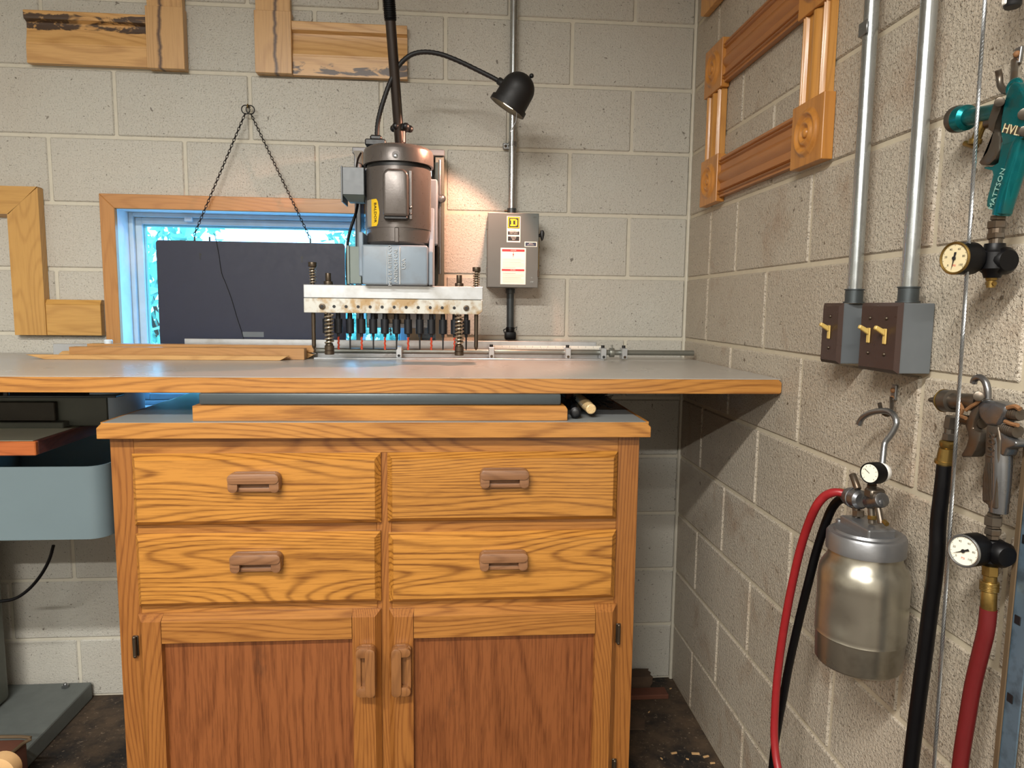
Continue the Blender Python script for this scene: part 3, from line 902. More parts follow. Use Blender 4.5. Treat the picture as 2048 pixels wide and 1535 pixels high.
# outer guide pins
for px, pyt in ((625.5, 524), (953, 534)):
    x = at(px, 560, 'y', -.345)[0]; zt = at(px, pyt, 'y', -.345)[2]
    obj('guide_pin', MB().cyl((x, -.345, 1.208), (x, -.345, 1.2988), .0058, seg=14).lathe((x, -.345, 1.208), (0, 0, -1), [(0, .0058), (.006, .0045), (.010, .0008)], 14), M['darksteel'], bm_, True)
    obj('pin_shaft', MB().cyl((x, -.345, 1.3761), (x, -.345, zt - .012), .0048, seg=12), M['darksteel'], bm_, True)
    obj('spring', MB().coil((x, -.345, 1.3775), (0, 0, 1), .0080, .0020, zt - .014 - 1.3775, 6), M['spring'], bm_, True)
    obj('pin_cap', MB().cyl((x, -.345, zt - .0125), (x, -.345, zt), .0115, seg=20, bev=.001), M['darksteel'], bm_, True)
# casting under the motor
CX0, CX1 = -1.0300, -.8530
cs = obj('gear_casting', MB().box(CX0, CX1, -.40, -.215, 1.3765, 1.4835, .007, 3), M['cast'], bm_, True, label='blue-grey cast housing with raised lettering')
obj('cradle', MB().prism([(-.8405, -.385, 1.468), (-.8405, -.330, 1.505), (-.8405, -.27, 1.60), (-.8405, -.2215, 1.60), (-.8405, -.2215, 1.378), (-.8405, -.385, 1.378)], (-.012, 0, 0), .002, 1), M['cast'], bm_)
obj('cradle', MB().box(-1.043, -1.031, -.36, -.22, 1.40, 1.52, .002), M['cast'], bm_)
obj('rib', MB().box(-.930, -.927, -.4035, -.3995, 1.378, 1.478, .001), M['castlit'], cs)
obj('rib', MB().box(-.9640, -.9625, -.4015, -.3995, 1.378, 1.478, .0006), M['castlit'], cs)
text('lettering', 'MFG BY RITTER CO', .0125, .0022, (-.9545, -.4008, 1.428), (0, 0, 1), (-1, 0, 0), M['castlit'], cs)
text('lettering', 'ANTIOCH CAL', .013, .0022, (-.9390, -.4008, 1.428), (0, 0, 1), (-1, 0, 0), M['castlit'], cs, sx=1.05)
text('lettering', 'USA', .0145, .0022, (-.918, -.4008, 1.433), (0, 0, 1), (-1, 0, 0), M['castlit'], cs, sx=1.1)
# motor
mx_, my_ = -.9375, -.308
mt = obj('motor', MB().lathe((mx_, my_, 1.484), (0, 0, 1), [(0, .070), (.004, .083), (.010, .088), (.046, .088), (.0465, .0895), (.208, .0895), (.210, .086), (.228, .086)], 56), M['motor'], bm_, True, label='bronze-grey cylindrical motor')
obj('fan_cover', MB().lathe((mx_, my_, 1.703), (0, 0, 1), [(0, .0905), (.0005, .0965), (.034, .0965), (.042, .0935), (.048, .085), (.051, .06), (.051, .0)], 56, cap=False).lathe((mx_, my_, 1.7035), (0, 0, 1), [(0, .0905), (.03, .0905)], 56, cap=False), M['motor'], mt, True)
obj('gap_shade_ring', MB().lathe((mx_, my_, 1.6925), (0, 0, 1), [(0, .087), (.013, .087)], 48), M['black'], mt, True)  # black ring stands in for the shade in the gap under the fan cover
obj('cover_screw', MB().lathe((mx_ + .0, my_ - .0955, 1.7145), (0, -1, 0), [(0, .0065), (.002, .0055), (.003, .003)], 14), M['steel'], mt, True)
obj('screw_recess', MB().lathe((mx_, my_ - .0935, 1.7175), (0, -1, 0), [(0, .0105), (.0032, .0095)], 18), M['motor_d'], mt, True)
mb = MB()
mb.prism([(mx_ - .0335, my_ - .083, 1.556), (mx_ + .0335, my_ - .083, 1.556), (mx_ + .0335, my_ - .083, 1.668), (mx_ + .022, my_ - .083, 1.680), (mx_ - .022, my_ - .083, 1.680), (mx_ - .0335, my_ - .083, 1.668)], (0, -.030, 0), .011, 4)
cp = obj('capacitor_cover', mb, M['motor'], mt, True)
obj('cover_base', MB().box(mx_ - .031, mx_ + .031, my_ - .111, my_ - .084, 1.5485, 1.5565, .002), M['black'], cp)
obj('cover_flange', MB().box(mx_ + .0336, mx_ + .042, my_ - .087, my_ - .077, 1.552, 1.68, .001), M['motor'], cp)
obj('flange_screw', MB().sphere((mx_ + .038, my_ - .088, 1.583), .0045, 12), M['steel'], cp, True)
obj('flange_screw', MB().sphere((mx_ + .038, my_ - .088, 1.566), .0032, 12), M['steel'], cp, True)
obj('cast_rib', MB().box(mx_ - .005, mx_ + .007, my_ - .0905, my_ - .080, 1.490, 1.530, .002), M['motor'], mt)
# label wrapped on the left of the motor
lbm = MB(); n = 10


def arc(a0, a1, z0, z1, r, notch=0):
    vs = []; fs = []
    for i in range(n + 1):
        a = math.radians(a0 + (a1 - a0) * i / n)
        p = (mx_ + r * math.sin(a), my_ - r * math.cos(a))
        vs += [(p[0], p[1], z0), (p[0], p[1], z1)]
    for i in range(n): fs.append([2 * i, 2 * i + 2, 2 * i + 3, 2 * i + 1])
    return MB().add(vs, fs)


obj('label_grey', arc(-68, -50, 1.534, 1.606, .0902), M['greyink'], mt, True)
vs = []
lab = MB(); r = .0902
pts = [(-50, 1.534), (-37, 1.534), (-34, 1.539), (-30, 1.570), (-34, 1.601), (-37, 1.606), (-50, 1.606)]


def cyl_pt(a, z, r): a = math.radians(a); return (mx_ + r * math.sin(a), my_ - r * math.cos(a), z)


lab.add([cyl_pt(a, z, r) for a, z in ((-50, 1.534), (-43.5, 1.534), (-37, 1.534), (-34, 1.541), (-30.5, 1.570), (-34, 1.599), (-37, 1.606), (-43.5, 1.606), (-50, 1.606))], [[0, 1, 7, 8], [1, 2, 6, 7], [2, 3, 5, 6], [3, 4, 5]])
ll = obj('label_yellow', lab, M['yellow2'], mt, label='yellow maker label')
a = math.radians(-39.5); rt_ = Vector((math.cos(a), math.sin(a), 0))
text('label_text', 'BALDOR', .0125, .0002, Vector(cyl_pt(-39.5, 1.570, .0912)), (0, 0, -1), rt_, M['ink'], mt, sx=1.1)
# junction box
jb = obj('junction_box', MB().box(-1.0865, -1.0285, -.345, -.25, 1.6205, 1.694, .0012).box(-1.0905, -1.0865, -.347, -.25, 1.601, 1.6965, .001), M['boxgrey'], bm_, label='grey wiring box')
obj('box_cover', MB().prism([(-1.0865, -.347, 1.6198), (-1.0285, -.347, 1.6198), (-1.034, -.310, 1.6060), (-1.075, -.310, 1.6060)], (0, .03, 0)), M['greenbox'], jb)
# switch box on the left
sw = obj('switch_box', MB().box(-1.083, -1.051, -.255, -.18, 1.383, 1.489, .001).box(-1.091, -1.0835, -.259, -.18, 1.381, 1.491, .0008), M['greenbox'], bm_, label='grey-green switch box')
obj('switch_toggle', MB().box(-1.0985, -1.0915, -.235, -.215, 1.436, 1.456, .002), M['yellow2'], sw)
# cables
P = lambda px, py, y: at(px, py, 'y', y)
obj('cable', MB().tube([P(717, 394, -.27), P(712, 425, -.24), P(702, 455, -.235), P(696, 480, -.235), P(694, 520, -.235), P(695, 560, -.23), P(700, 590, -.2)], .0042, 8, 5), M['rubber'], bm_, True)
obj('cable', MB().tube([P(711, 396, -.28), P(713, 430, -.20), P(713, 500, -.16), P(713, 575, -.16)], .0014, 6, 4), M['rubber'], bm_, True)
obj('cable', MB().tube([P(856, 345, -.19), P(863, 362, -.19), P(870, 385, -.19), P(873, 420, -.19), P(873, 470, -.19), P(872, 520, -.19), P(867, 545, -.19), P(868, 572, -.19), P(870, 600, -.19)], .0048, 8, 5), M['rubber'], bm_, True)
obj('cable', MB().tube([P(722, 306, -.15), P(716, 318, -.17), P(713, 335, -.2), P(712, 340, -.25)], .003, 8, 5), M['rubber'], bm_, True)
obj('arm_bracket', MB().prism([P(708, 304, -.117), P(726, 304, -.117), P(726, 330, -.117), P(716, 326, -.117)], (0, -.02, 0)), M['gryfence'], bm_)
# clamp knob behind the motor
kn = MB(); kc = P(803, 261, -.25)
kn.cyl(kc + Vector((0, 0, -.034)), kc + Vector((0, 0, .0)), .0125, seg=16).cyl(kc + Vector((0, 0, -.002)), kc + Vector((0, 0, .016)), .021, seg=20, bev=.003)
for i in range(5):
    a = i * 1.2566 + .3; kn.sphere(kc + Vector((.024 * math.cos(a), .024 * math.sin(a), .007)), .0105, 12)
obj('star_knob', kn, M['black'], bm_, True)
# long feed lever with ribbed grip
L0, L1 = at(800.5, 300, 'y', -.245), at(781, 42, 'y', -.33)
L2 = at(780, 52, 'y', -.33) ; L3 = L1 + (L1 - L0).normalized() * .30
lv = obj('feed_lever', MB().cyl(L0, L1 + (L1 - L0) * .2, .0140, seg=24), M['lever'], bm_, True, label='long dark steel feed lever')
gp = MB(); dL = (L1 - L0).normalized(); prof = [(0, .0150), (.004, .0165)]
for i in range(62):
    t_ = .006 + i * .0044; prof += [(t_, .0150), (t_ + .0012, .0172), (t_ + .0026, .0172), (t_ + .0038, .0150)]
gp.lathe(L1 - dL * .0, dL, prof, 24)
obj('lever_grip', gp, M['rubber'], lv, True, label='black ribbed rubber grip')

# ================================================================== GOOSENECK LAMP
lp = thing('gooseneck_lamp', 'black gooseneck work lamp, lit, rising behind the motor', 'lamp', (-.99, -.28, 1.7545))
lp0 = P(752, 288, -.3)
obj('lamp_base', MB().box(-1.026, -.970, -.34, -.25, 1.7545, 1.772, .003).box(-1.014, -.982, -.325, -.26, 1.772, 1.786, .004), M['black'], lp, True)
gz = [P(753.5, 276, -.29), P(755, 250, -.295), P(760, 225, -.30), P(768, 198, -.30), P(780, 165, -.30), P(797, 132, -.30), P(820, 111, -.30), P(847, 104, -.30), P(880, 108, -.30), P(915, 121, -.30), P(955, 140, -.30), P(985, 155, -.305), P(1001, 164, -.31)]
nk, _ = catmull(gz, 8)
rb_ = []
for i in range(len(nk)): rb_.append(.0068 if i % 2 else .0060)
obj('gooseneck', MB().tube(nk, .0065, 12, 0, rb_), M['blackmatte'], lp, True)
ax = (CR * -.52 + CU * -.82 + CF * .17); ax = Vector(ax).normalized()
tp = at(1053, 149, 'y', -.33); tp = Vector(tp)
prof = [(-.004, .0), (-.003, .006), (.0, .0085), (.001, .020)]
R_ = .047
prof = [(0.0, .0005)] + [(R_ * (1 - math.cos(math.radians(a))), R_ * math.sin(math.radians(a))) for a in range(8, 91, 8)] + [(.088, .0485), (.0885, .0535), (.103, .0540), (.103, .0490)]
inner = [(.103, .0490), (.086, .0440), (.050, .0420), (.02, .030), (.008, .01), (.008, .0005)]
sh = obj('lamp_shade', MB().lathe(tp, ax, prof + inner, 44, cap=False), M['blackmatte'], lp, True)
obj('shade_stud', MB().sphere(tp + ax * .004 + Vector(CR) * .016, .0065, 12), M['black'], lp, True)
obj('neck_socket', MB().cyl(P(997, 161, -.31), P(1013, 172, -.32), .0105, seg=18, bev=.002), M['black'], lp, True)
obj('bulb', MB().lathe(tp + ax * .045, ax, [(0, .010), (.012, .022), (.030, .030), (.042, .028), (.050, .018), (.052, .0)], 28, cap=False), M['bulb'], lp, True)
obj('shade_clip', MB().tube([tp + ax * .103 + Vector(CR) * .030 + Vector(CF) * -.03, P(1032, 243, -.36), P(1026, 254, -.36), P(1021, 264, -.36)], .0016, 6), M['steel'], lp, True)
sl = bpy.data.lights.new('lamp_beam', 'SPOT'); sl.energy = 26; sl.color = (1, .50, .33); sl.spot_size = math.radians(112); sl.spot_blend = .3; sl.shadow_soft_size = .02
so = bpy.data.objects.new('lamp_beam', sl); COL.objects.link(so); so.location = tp + ax * .104
so.rotation_euler = ax.to_track_quat('-Z', 'Y').to_euler()
# ================================================================== BACK WALL THINGS
ds = thing('disconnect_switch', 'grey electrical disconnect box with black side handle on the back wall', 'switch box', (-.598, -.06, 1.381))
DX0, DX1, DY, DZ0, DZ1 = -.6795, -.5180, -.118, 1.3820, 1.6120
obj('box_body', MB().box(DX0 + .002, DX1 - .004, -.110, -.002, DZ0 + .002, DZ1 - .002, .001), M['discgrey'], ds)
dd = obj('box_door', MB().box(DX0, DX1 - .0015, DY, -.1103, DZ0, DZ1, .0016, 2), M['discgrey'], ds)
for z_ in (1.418, 1.560):
    obj('hinge', MB().box(DX0 - .004, DX0 - .0002, -.119, -.105, z_, z_ + .026, .001), M['discgrey'], dd)
obj('latch', MB().box(-.5215, -.5165, -.1195, -.112, 1.416, 1.437, .001), M['darksteel'], dd)
obj('side_plate', MB().box(-.5194, -.5165, -.110, -.03, 1.44, 1.53, .001), M['brass'], ds)
hd = MB().prism([(-.512, -.118, 1.562), (-.505, -.118, 1.562), (-.5005, -.118, 1.552), (-.5035, -.118, 1.535), (-.508, -.118, 1.527), (-.513, -.118, 1.545)], (0, .022, 0), .004, 2)
hd.cyl((-.5165, -.09, 1.545), (-.509, -.09, 1.55), .005, seg=10)
obj('switch_handle', hd, M['black'], ds, True, label='black lever handle')


def lab2(name, px0, py0, px1, py1, mat, parent, dy, y=DY):
    a = at(px0, py0, 'y', y); b = at(px1, py1, 'y', y)
    return obj(name, MB().box(a[0], b[0], y - dy, y - dy + .0004, b[2], a[2]), mat, parent)


RX, UZ = (1, 0, 0), (0, 0, 1)
# crop scale 7.31 : photograph px = 960 + x/7.31, 410 + y/7.31
C = lambda x, y: (960 + x / 7.31, 410 + y / 7.31)


def lb(name, x0, y0, x1, y1, mat, dy, parent=dd): return lab2(name, *C(x0, y0), *C(x1, y1), mat, parent, dy)


lb('name_label', 394, 160, 588, 545, M['cream'], .0006)
lb('logo_plate', 405, 168, 580, 342, M['ink'], .0010)
lb('logo_field', 412, 175, 572, 336, M['yellow'], .0014)
lb('logo_ring', 424, 188, 560, 324, M['ink'], .0018)
a = at(*C(443, 203), 'y', DY); b = at(*C(543, 309), 'y', DY)
dw, dh = b[0] - a[0], a[2] - b[2]
th = dw * .30
yy = DY - .0024
cx_, cz_ = a[0], b[2]
dl = MB()
dl.box(cx_, cx_ + dw * .80, yy, yy + .0004, a[2] - th * .75, a[2]); dl.box(cx_, cx_ + dw * .80, yy, yy + .0004, cz_, cz_ + th * .75)
dl.box(cx_ + dw * .12, cx_ + dw * .42, yy, yy + .0004, cz_ + th * .75, a[2] - th * .75)
dl.prism([(cx_ + dw * .80, yy, a[2]), (cx_ + dw, yy, a[2] - dh * .16), (cx_ + dw, yy, cz_ + dh * .16), (cx_ + dw * .80, yy, cz_), (cx_ + dw * .72, yy, cz_ + th * .75), (cx_ + dw * .72, yy, a[2] - th * .75)], (0, .0004, 0))
obj('logo_letter', dl, M['yellow'], dd)


def ptext(body, x, y, size, mat, dy, sx=1.0):
    p = at(*C(x, y), 'y', DY); p[1] = DY - dy
    return text('label_text', body, size, .00008, p, RX, UZ, mat, dd, sx=sx)


ptext('SQUARE D', 490, 367, .0042, M['greyink'], .0012)
lb('label_panel', 408, 382, 574, 436, M['ink'], .0010); lb('label_panel', 408, 456, 574, 524, M['ink'], .0010)
ptext('GENERAL DUTY', 491, 396, .0036, M['whiteprint'], .0016)
ptext('SAFETY SWITCH', 491, 418, .0036, M['whiteprint'], .0016, .95)
ptext('ENCLOSED', 491, 470, .0034, M['whiteprint'], .0016)
ptext('CLASS 3130', 491, 490, .0026, M['whiteprint'], .0016)
ptext('SERIES E', 491, 504, .0026, M['whiteprint'], .0016)
lb('small_label', 652, 533, 832, 610, M['cream'], .0006); lb('small_label_panel', 664, 545, 820, 600, S and plain('dark_blue_print', '#26304a', .5), .0010)
ptext('SERVICE', 742, 562, .0034, M['whiteprint'], .0016); ptext('DISCONNECT', 742, 582, .0034, M['whiteprint'], .0016)
lb('danger_label', 303, 622, 664, 1160, M['cream'], .0006)
lb('red_band', 322, 642, 652, 682, M['redprint'], .0010); lb('red_band', 318, 932, 648, 966, M['redprint'], .0010)
ptext('DANGER', 490, 662, .0042, M['whiteprint'], .0016); ptext('PELIGRO', 482, 949, .0042, M['whiteprint'], .0016)
bolt = [(492, 685), (476, 728), (486, 728), (480, 770), (498, 715), (487, 715), (496, 685)]
q = []
for x, y in bolt:
    p = at(*C(x, y), 'y', DY); q.append((p[0], DY - .0012, p[2]))
obj('bolt_mark', MB().prism(q, (0, .0003, 0)), M['redprint'], dd)
tl = MB(); random.seed(3)
for r0, r1, st in ((786, 915, 15.5), (978, 1130, 15.0)):
    y = r0
    while y < r1:
        a = at(*C(330, y), 'y', DY); b = at(*C(random.choice((520, 600, 645, 640, 645)), y + 6), 'y', DY)
        tl.box(a[0], b[0], DY - .0011, DY - .0008, b[2], a[2]); y += st
o = obj('fine_print', tl, M['greyink'], dd); o['kind'] = 'stuff'
ptext('ON', 803, 178, .0062, M['motor_d'], .0004); ptext('I', 797, 255, .0055, M['motor_d'], .0004)
ptext('O', 756, 1060, .005, M['galv'], .0004); ptext('OFF', 756, 1122, .0062, M['galv'], .0004)


def conduit(name, label, pts, r, group, axis, mats=('galv', 'galvdark')):
    t_ = thing(name, label, 'conduit', pts[0], group)
    obj('pipe', MB().tube(pts, r, 24), M[mats[0]], t_, True)
    return t_


cdt = conduit('conduit', 'thin galvanised conduit rising from the disconnect box on the back wall', [(-.5985, -.028, 1.628), (-.5985, -.028, 2.0), (-.599, -.028, 2.61)], .0118, None, 'y')
obj('connector', MB().lathe((-.5985, -.028, 1.6125), (0, 0, 1), [(0, .0155), (.006, .0155), (.0062, .0138), (.022, .0138), (.0222, .0148), (.025, .0148)], 24), M['galvdark'], cdt, True)
obj('set_screw', MB().cyl((-.612, -.03, 1.629), (-.622, -.03, 1.629), .0035, seg=10), M['darksteel'], cdt, True)
obj('pipe_strap', MB().lathe((-.5985, -.028, 1.832), (0, 0, 1), [(0, .0124), (.0003, .0136), (.0137, .0136), (.014, .0124)], 24).box(-.628, -.607, -.0125, -.003, 1.826, 1.846, .002), M['steel'], cdt, True)
obj('strap_screw', MB().sphere((-.619, -.0125, 1.836), .0045, 10), M['darksteel'], cdt, True)
cd2 = thing('conduit_stub', 'short dark conduit below the disconnect box, ending in a black cord connector', 'conduit', (-.599, -.03, 1.23))
obj('pipe', MB().tube([(-.6005, -.036, 1.379), (-.600, -.034, 1.32), (-.599, -.030, 1.25)], .0118, 20), M['galvdark'], cd2, True)
obj('connector', MB().cyl((-.6005, -.036, 1.365), (-.6005, -.036, 1.3815), .0155, seg=20, bev=.001), M['galvdark'], cd2, True)
obj('cord_connector', MB().cyl((-.599, -.030, 1.238), (-.599, -.030, 1.255), .0145, seg=18, bev=.002).box(-.617, -.580, -.05, -.01, 1.2135, 1.241, .006, 2), M['rubber'], cd2, True)
wire = MB().tube([(-.6135, -.04, 1.25), (-.622, -.045, 1.246), (-.619, -.05, 1.237)], .0018, 6).tube([(-.586, -.04, 1.251), (-.578, -.045, 1.257), (-.580, -.046, 1.245)], .0015, 6)
obj('tie_wire', wire, M['galvdark'], cd2, True)

# hanging board with chain
hk = at(498, 212, 'y', -.02)
ch = thing('chain', 'fine black chain forming a triangle from a brass screw eye above the window', 'chain', hk)
obj('screw_eye', MB().cyl(hk + Vector((0, .012, 0)), hk + Vector((0, -.010, 0)), .0022, seg=10).torus(hk + Vector((0, -.013, -.004)), (1, 0, 0), .0055, .0016), M['brass'], ch, True)
for dx in (-.0075, .0065):
    obj('split_ring', MB().torus(hk + Vector((dx, -.010, -.0135)), (0, 1, .15), .0125, .0017, 28), M['black'], ch, True)


def chain_links(a, b, step=.0092):
    n = int((b - a).length / step); mb = MB(); d = (b - a).normalized()
    for i in range(n):
        c = a + (b - a) * ((i + .5) / n)
        nrm = Vector((0, 1, 0)) if i % 2 else d.cross(Vector((0, 1, 0))).normalized()
        # oval link along the chain
        u = d; v = nrm.cross(u).normalized(); pts = []
        for k in range(10):
            t_ = 2 * math.pi * k / 10; pts.append(c + u * math.cos(t_) * .0062 + v * math.sin(t_) * .0034)
        vs = []; fs = []
        for k in range(10):
            e = (pts[k] - c).normalized()
            for j in range(4):
                b_ = j * math.pi / 2; vs.append(pts[k] + (e * math.cos(b_) + nrm * math.sin(b_)) * .0012)
        for k in range(10):
            for j in range(4): fs.append([k * 4 + j, ((k + 1) % 10) * 4 + j, ((k + 1) % 10) * 4 + (j + 1) % 4, k * 4 + (j + 1) % 4])
        mb.add(vs, fs)
    return mb


ca, cb = at(388, 470, 'y', -.040), at(620, 476, 'y', -.040)
for s_, e_ in ((hk + Vector((-.009, -.012, -.026)), ca), (hk + Vector((.008, -.012, -.026)), cb)):
    o = obj('chain_strand', chain_links(s_, e_), M['black'], ch, True); o['kind'] = 'stuff'
pa, pb = at(313, 478, 'y', -.04), at(690, 489.5, 'y', -.04)
pn = thing('hanging_board', 'dark rounded board hung on a chain in front of the window, seen from behind', 'board', ((pa[0] + pb[0]) / 2, -.04, 1.19))
px0_, px1_ = pa[0], pb[0]; pz1_ = 1.514; pz0_ = 1.185; r = .010
pts = []
for cx2, cz2, a0 in ((px1_ - r, pz1_ - r, 0), (px0_ + r, pz1_ - r, 90), (px0_ + r, pz0_ + r, 180), (px1_ - r, pz0_ + r, 270)):
    for k in range(5):
        a = math.radians(a0 + 22.5 * k); pts.append((cx2 + r * math.cos(a), -.046, cz2 + r * math.sin(a)))
obj('board_face', MB().prism(pts, (0, .008, 0)), M['panel'], pn)
for px in (388, 418, 620):
    x = at(px, 470, 'y', -.04)[0]
    obj('hanger_tab', MB().box(x - .0025, x + .0025, -.0375, -.034, 1.49, 1.528, .001), M['black'], pn)
for px, py in ((400, 511), (603.5, 517)):
    p = at(px, py, 'y', -.0466)
    obj('keyhole', MB().cyl(p + Vector((.001, 0, .004)), p + Vector((.001, .0006, .004)), .0038, seg=12).box(p[0] - .0015, p[0] + .0015, -.0467, -.0461, p[2] - .012, p[2] + .002), M['black'], pn)
cr = [at(x, y, 'y', -.0475) for x, y in ((427, 466), (431, 475), (438, 512), (443, 545), (452, 568), (463, 598), (474, 635), (484, 665), (487, 678))]
obj('cord', MB().tube(cr, .0011, 6, 4), M['black'], pn, True)
a, b = at(485, 663, 'y', -.047), at(528, 674, 'y', -.047)
obj('small_plate', MB().box(a[0], b[0], -.0472, -.0462, b[2], a[2], .0003), M['boxgrey'], pn)

# ---- trim samples on the back wall


def casing_profile(z0, z1, t=.03):
    h = z1 - z0; pr = [(-.0015, z0), (-t * .80, z0), (-t * .80, z0 + h * .36), (-t * .74, z0 + h * .37)]
    for k in range(9):       # cove
        u = k / 8; pr.append((-t * (.74 - .28 * math.sin(u * math.pi * .55)), z0 + h * (.40 + .40 * u)))
    pr += [(-t * .95, z0 + h * .84), (-t * 1.0, z0 + h * .88), (-t * 1.0, z0 + h * .985), (-t * .95, z1), (-.0015, z1)]
    return pr


def sweepx(x0, x1, pr): return MB().profile(pr, 'x', x0, x1, lambda p, q, a: (a, p, q))


A = thing('trim_sample', 'knotty casing corner sample on the back wall, upper left', 'trim sample', (-1.83, -.02, 2.03), 'trim corner samples on the back wall')
del A['group']
obj('apron', sweepx(-2.066, -1.714, casing_profile(2.034, 2.184, .028)), M['alder'], A)
obj('corner_block', MB().box(-1.7135, -1.6035, -.034, -.0015, 2.029, 2.2085, .001), M['alder_v'], A)
obj('upright', MB().box(-1.711, -1.607, -.026, -.0015, 2.2088, 2.42, .001), M['alder_v'], A)
Bt = thing('trim_sample', 'knotty casing corner sample hanging on the back wall behind the lever', 'trim sample', (-1.16, -.02, 2.03))
obj('apron', sweepx(-1.2835, -.932, casing_profile(2.028, 2.186, .028)), M['alder2'], Bt)
obj('corner_block', MB().box(-1.394, -1.2838, -.034, -.0015, 2.028, 2.2105, .001), M['alder_v2'], Bt)
obj('upright', MB().box(-1.391, -1.2875, -.026, -.0015, 2.2108, 2.42, .001), M['alder_v2'], Bt)
Ct = thing('trim_sample', 'plain honey-coloured mitred casing sample at the left edge by the window', 'trim sample', (-2.05, -.02, 1.21))
y0, y1 = -.030, -.0015
xR, xL, zT = -2.0545, -2.148, 1.669
obj('head', MB().add([(-2.45, y0, zT), (xR - .002, y0, zT), (xL + .004, y0, 1.585), (-2.45, y0, 1.585), (-2.45, y1, zT), (xR - .002, y1, zT), (xL + .004, y1, 1.577), (-2.45, y1, 1.577)], [[0, 1, 2, 3], [4, 5, 6, 7], [0, 1, 5, 4], [1, 2, 6, 5], [2, 3, 7, 6], [3, 0, 4, 7]]), M['pine_h'], Ct)
obj('head_bead', MB().cyl((-2.45, y0 + .008, 1.592), (xL - .001, y0 + .008, 1.592), .0085, seg=14), M['pine_h'], Ct, True)
obj('stile', MB().add([(xR, y0, zT - .002), (xL, y0, 1.584), (xL, y0, 1.2155), (xR, y0, 1.2155), (xR, y1, zT - .002), (xL - .006, y1, 1.584), (xL - .006, y1, 1.2155), (xR, y1, 1.2155)], [[0, 1, 2, 3], [4, 5, 6, 7], [0, 1, 5, 4], [1, 2, 6, 5], [2, 3, 7, 6], [3, 0, 4, 7]]), M['pine'], Ct)
obj('base_rail', MB().prism([(-2.0543, y0 + .003, 1.2155), (-1.8905, y0 + .003, 1.2155), (-1.8905, y0 + .003, 1.312), (-1.8905, y0 + .014, 1.327), (-2.0543, y0 + .014, 1.327), (-2.0543, y0 + .003, 1.312)][:3] + [(-2.0543, y0 + .003, 1.312)], (0, .0255, 0), .001, 1).prism([(-2.0543, y0 + .003, 1.3122), (-2.0543, y0 + .013, 1.327), (-2.0543, y1, 1.327), (-2.0543, y1, 1.3122)], (.1638, 0, 0)), M['pine_h'], Ct)

# ================================================================== RIGHT WALL: ROSETTE FRAME
rf = thing('casing_frame_sample', 'fluted casing frame with bullseye corner blocks on the right wall', 'trim sample', (-.012, -.53, 1.63))
W_ = .137


def rosette(yc, zc):
    t0 = .027; hw = W_ / 2 - .0008
    b = obj('corner_block', MB().box(-t0, -.0015, yc - hw, yc + hw, zc - hw, zc + hw, .0018, 2), M['rosette'], rf)
    pr = [(0.0, .0555)]
    pr = []
    for k in range(60):
        rr = .0525 * (1 - k / 59)
        h = .0035 * math.cos(rr / .0525 * math.pi * 5) * (1 if rr > .01 else 0) + .0035
        if rr < .010: h = .002 + .006 * math.sqrt(max(0, 1 - (rr / .010) ** 2))
        pr.append((h, rr))
    pr = [(-.001, .0528)] + pr
    obj('bullseye', MB().lathe((-t0 - .0002, yc, zc), (-1, 0, 0), pr, 40, cap=False), M['rosette'], b, True)


for yc, zc in ((-.2405, 2.0215), (-.240, 1.7010), (-.826, 1.7010), (-.826, 2.0215)):
    rosette(yc, zc)


def flute(t=.0235, n=72):
    out = []
    for k in range(n + 1):
        u = k / n; s_ = abs(u - .5) * 2
        h = 1.0
        if s_ > .90: h = .72
        elif .62 < s_ <= .90: h = .62 + .38 * abs(math.sin((s_ - .62) / .28 * math.pi * 2))
        elif s_ <= .62: h = .66 if s_ > .32 else .60 + .40 * math.cos(s_ / .32 * math.pi / 2)
        out.append((u, -t * h))
    return out


def casing_between(y0_, y1_, z0_, z1_, horiz):
    w0 = .112
    if horiz:
        zc = (z0_ + z1_) / 2; pr = [(p, zc - w0 / 2 + u * w0) for u, p in flute()] + [(-.0015, zc + w0 / 2), (-.0015, zc - w0 / 2)]
        mb = MB().profile(pr, 'y', y0_, y1_, lambda p, q, a: (p, a, q)); m_ = M['flute_h']
    else:
        yc = (y0_ + y1_) / 2; pr = [(p, yc - w0 / 2 + u * w0) for u, p in flute()] + [(-.0015, yc + w0 / 2), (-.0015, yc - w0 / 2)]
        mb = MB().profile(pr, 'z', z0_, z1_, lambda p, q, a: (p, q, a)); m_ = M['flute_v']
    obj('fluted_casing', mb, m_, rf, True)


casing_between(-.3088, -.7572, 1.633, 1.769, True)
casing_between(-.3093, -.7572, 1.953, 2.090, True)
casing_between(-.308, -.172, 1.7697, 1.9528, False)
casing_between(-.895, -.757, 1.7697, 1.9528, False)
casing_between(-.895, -.757, 2.0905, 2.30, False)
o = obj('casing_offcut', MB().prism([(-.022, -.098, 2.225), (-.022, -.118, 2.217), (-.022, -.30, 2.217), (-.022, -.30, 2.42), (-.022, -.098, 2.42)], (.0205, 0, 0), .002), M['flute_v']); tag(o, 'reddish-brown wooden trim piece on the right wall at the corner top', 'trim sample')

# ================================================================== RIGHT WALL: CONDUITS + SWITCH BOXES


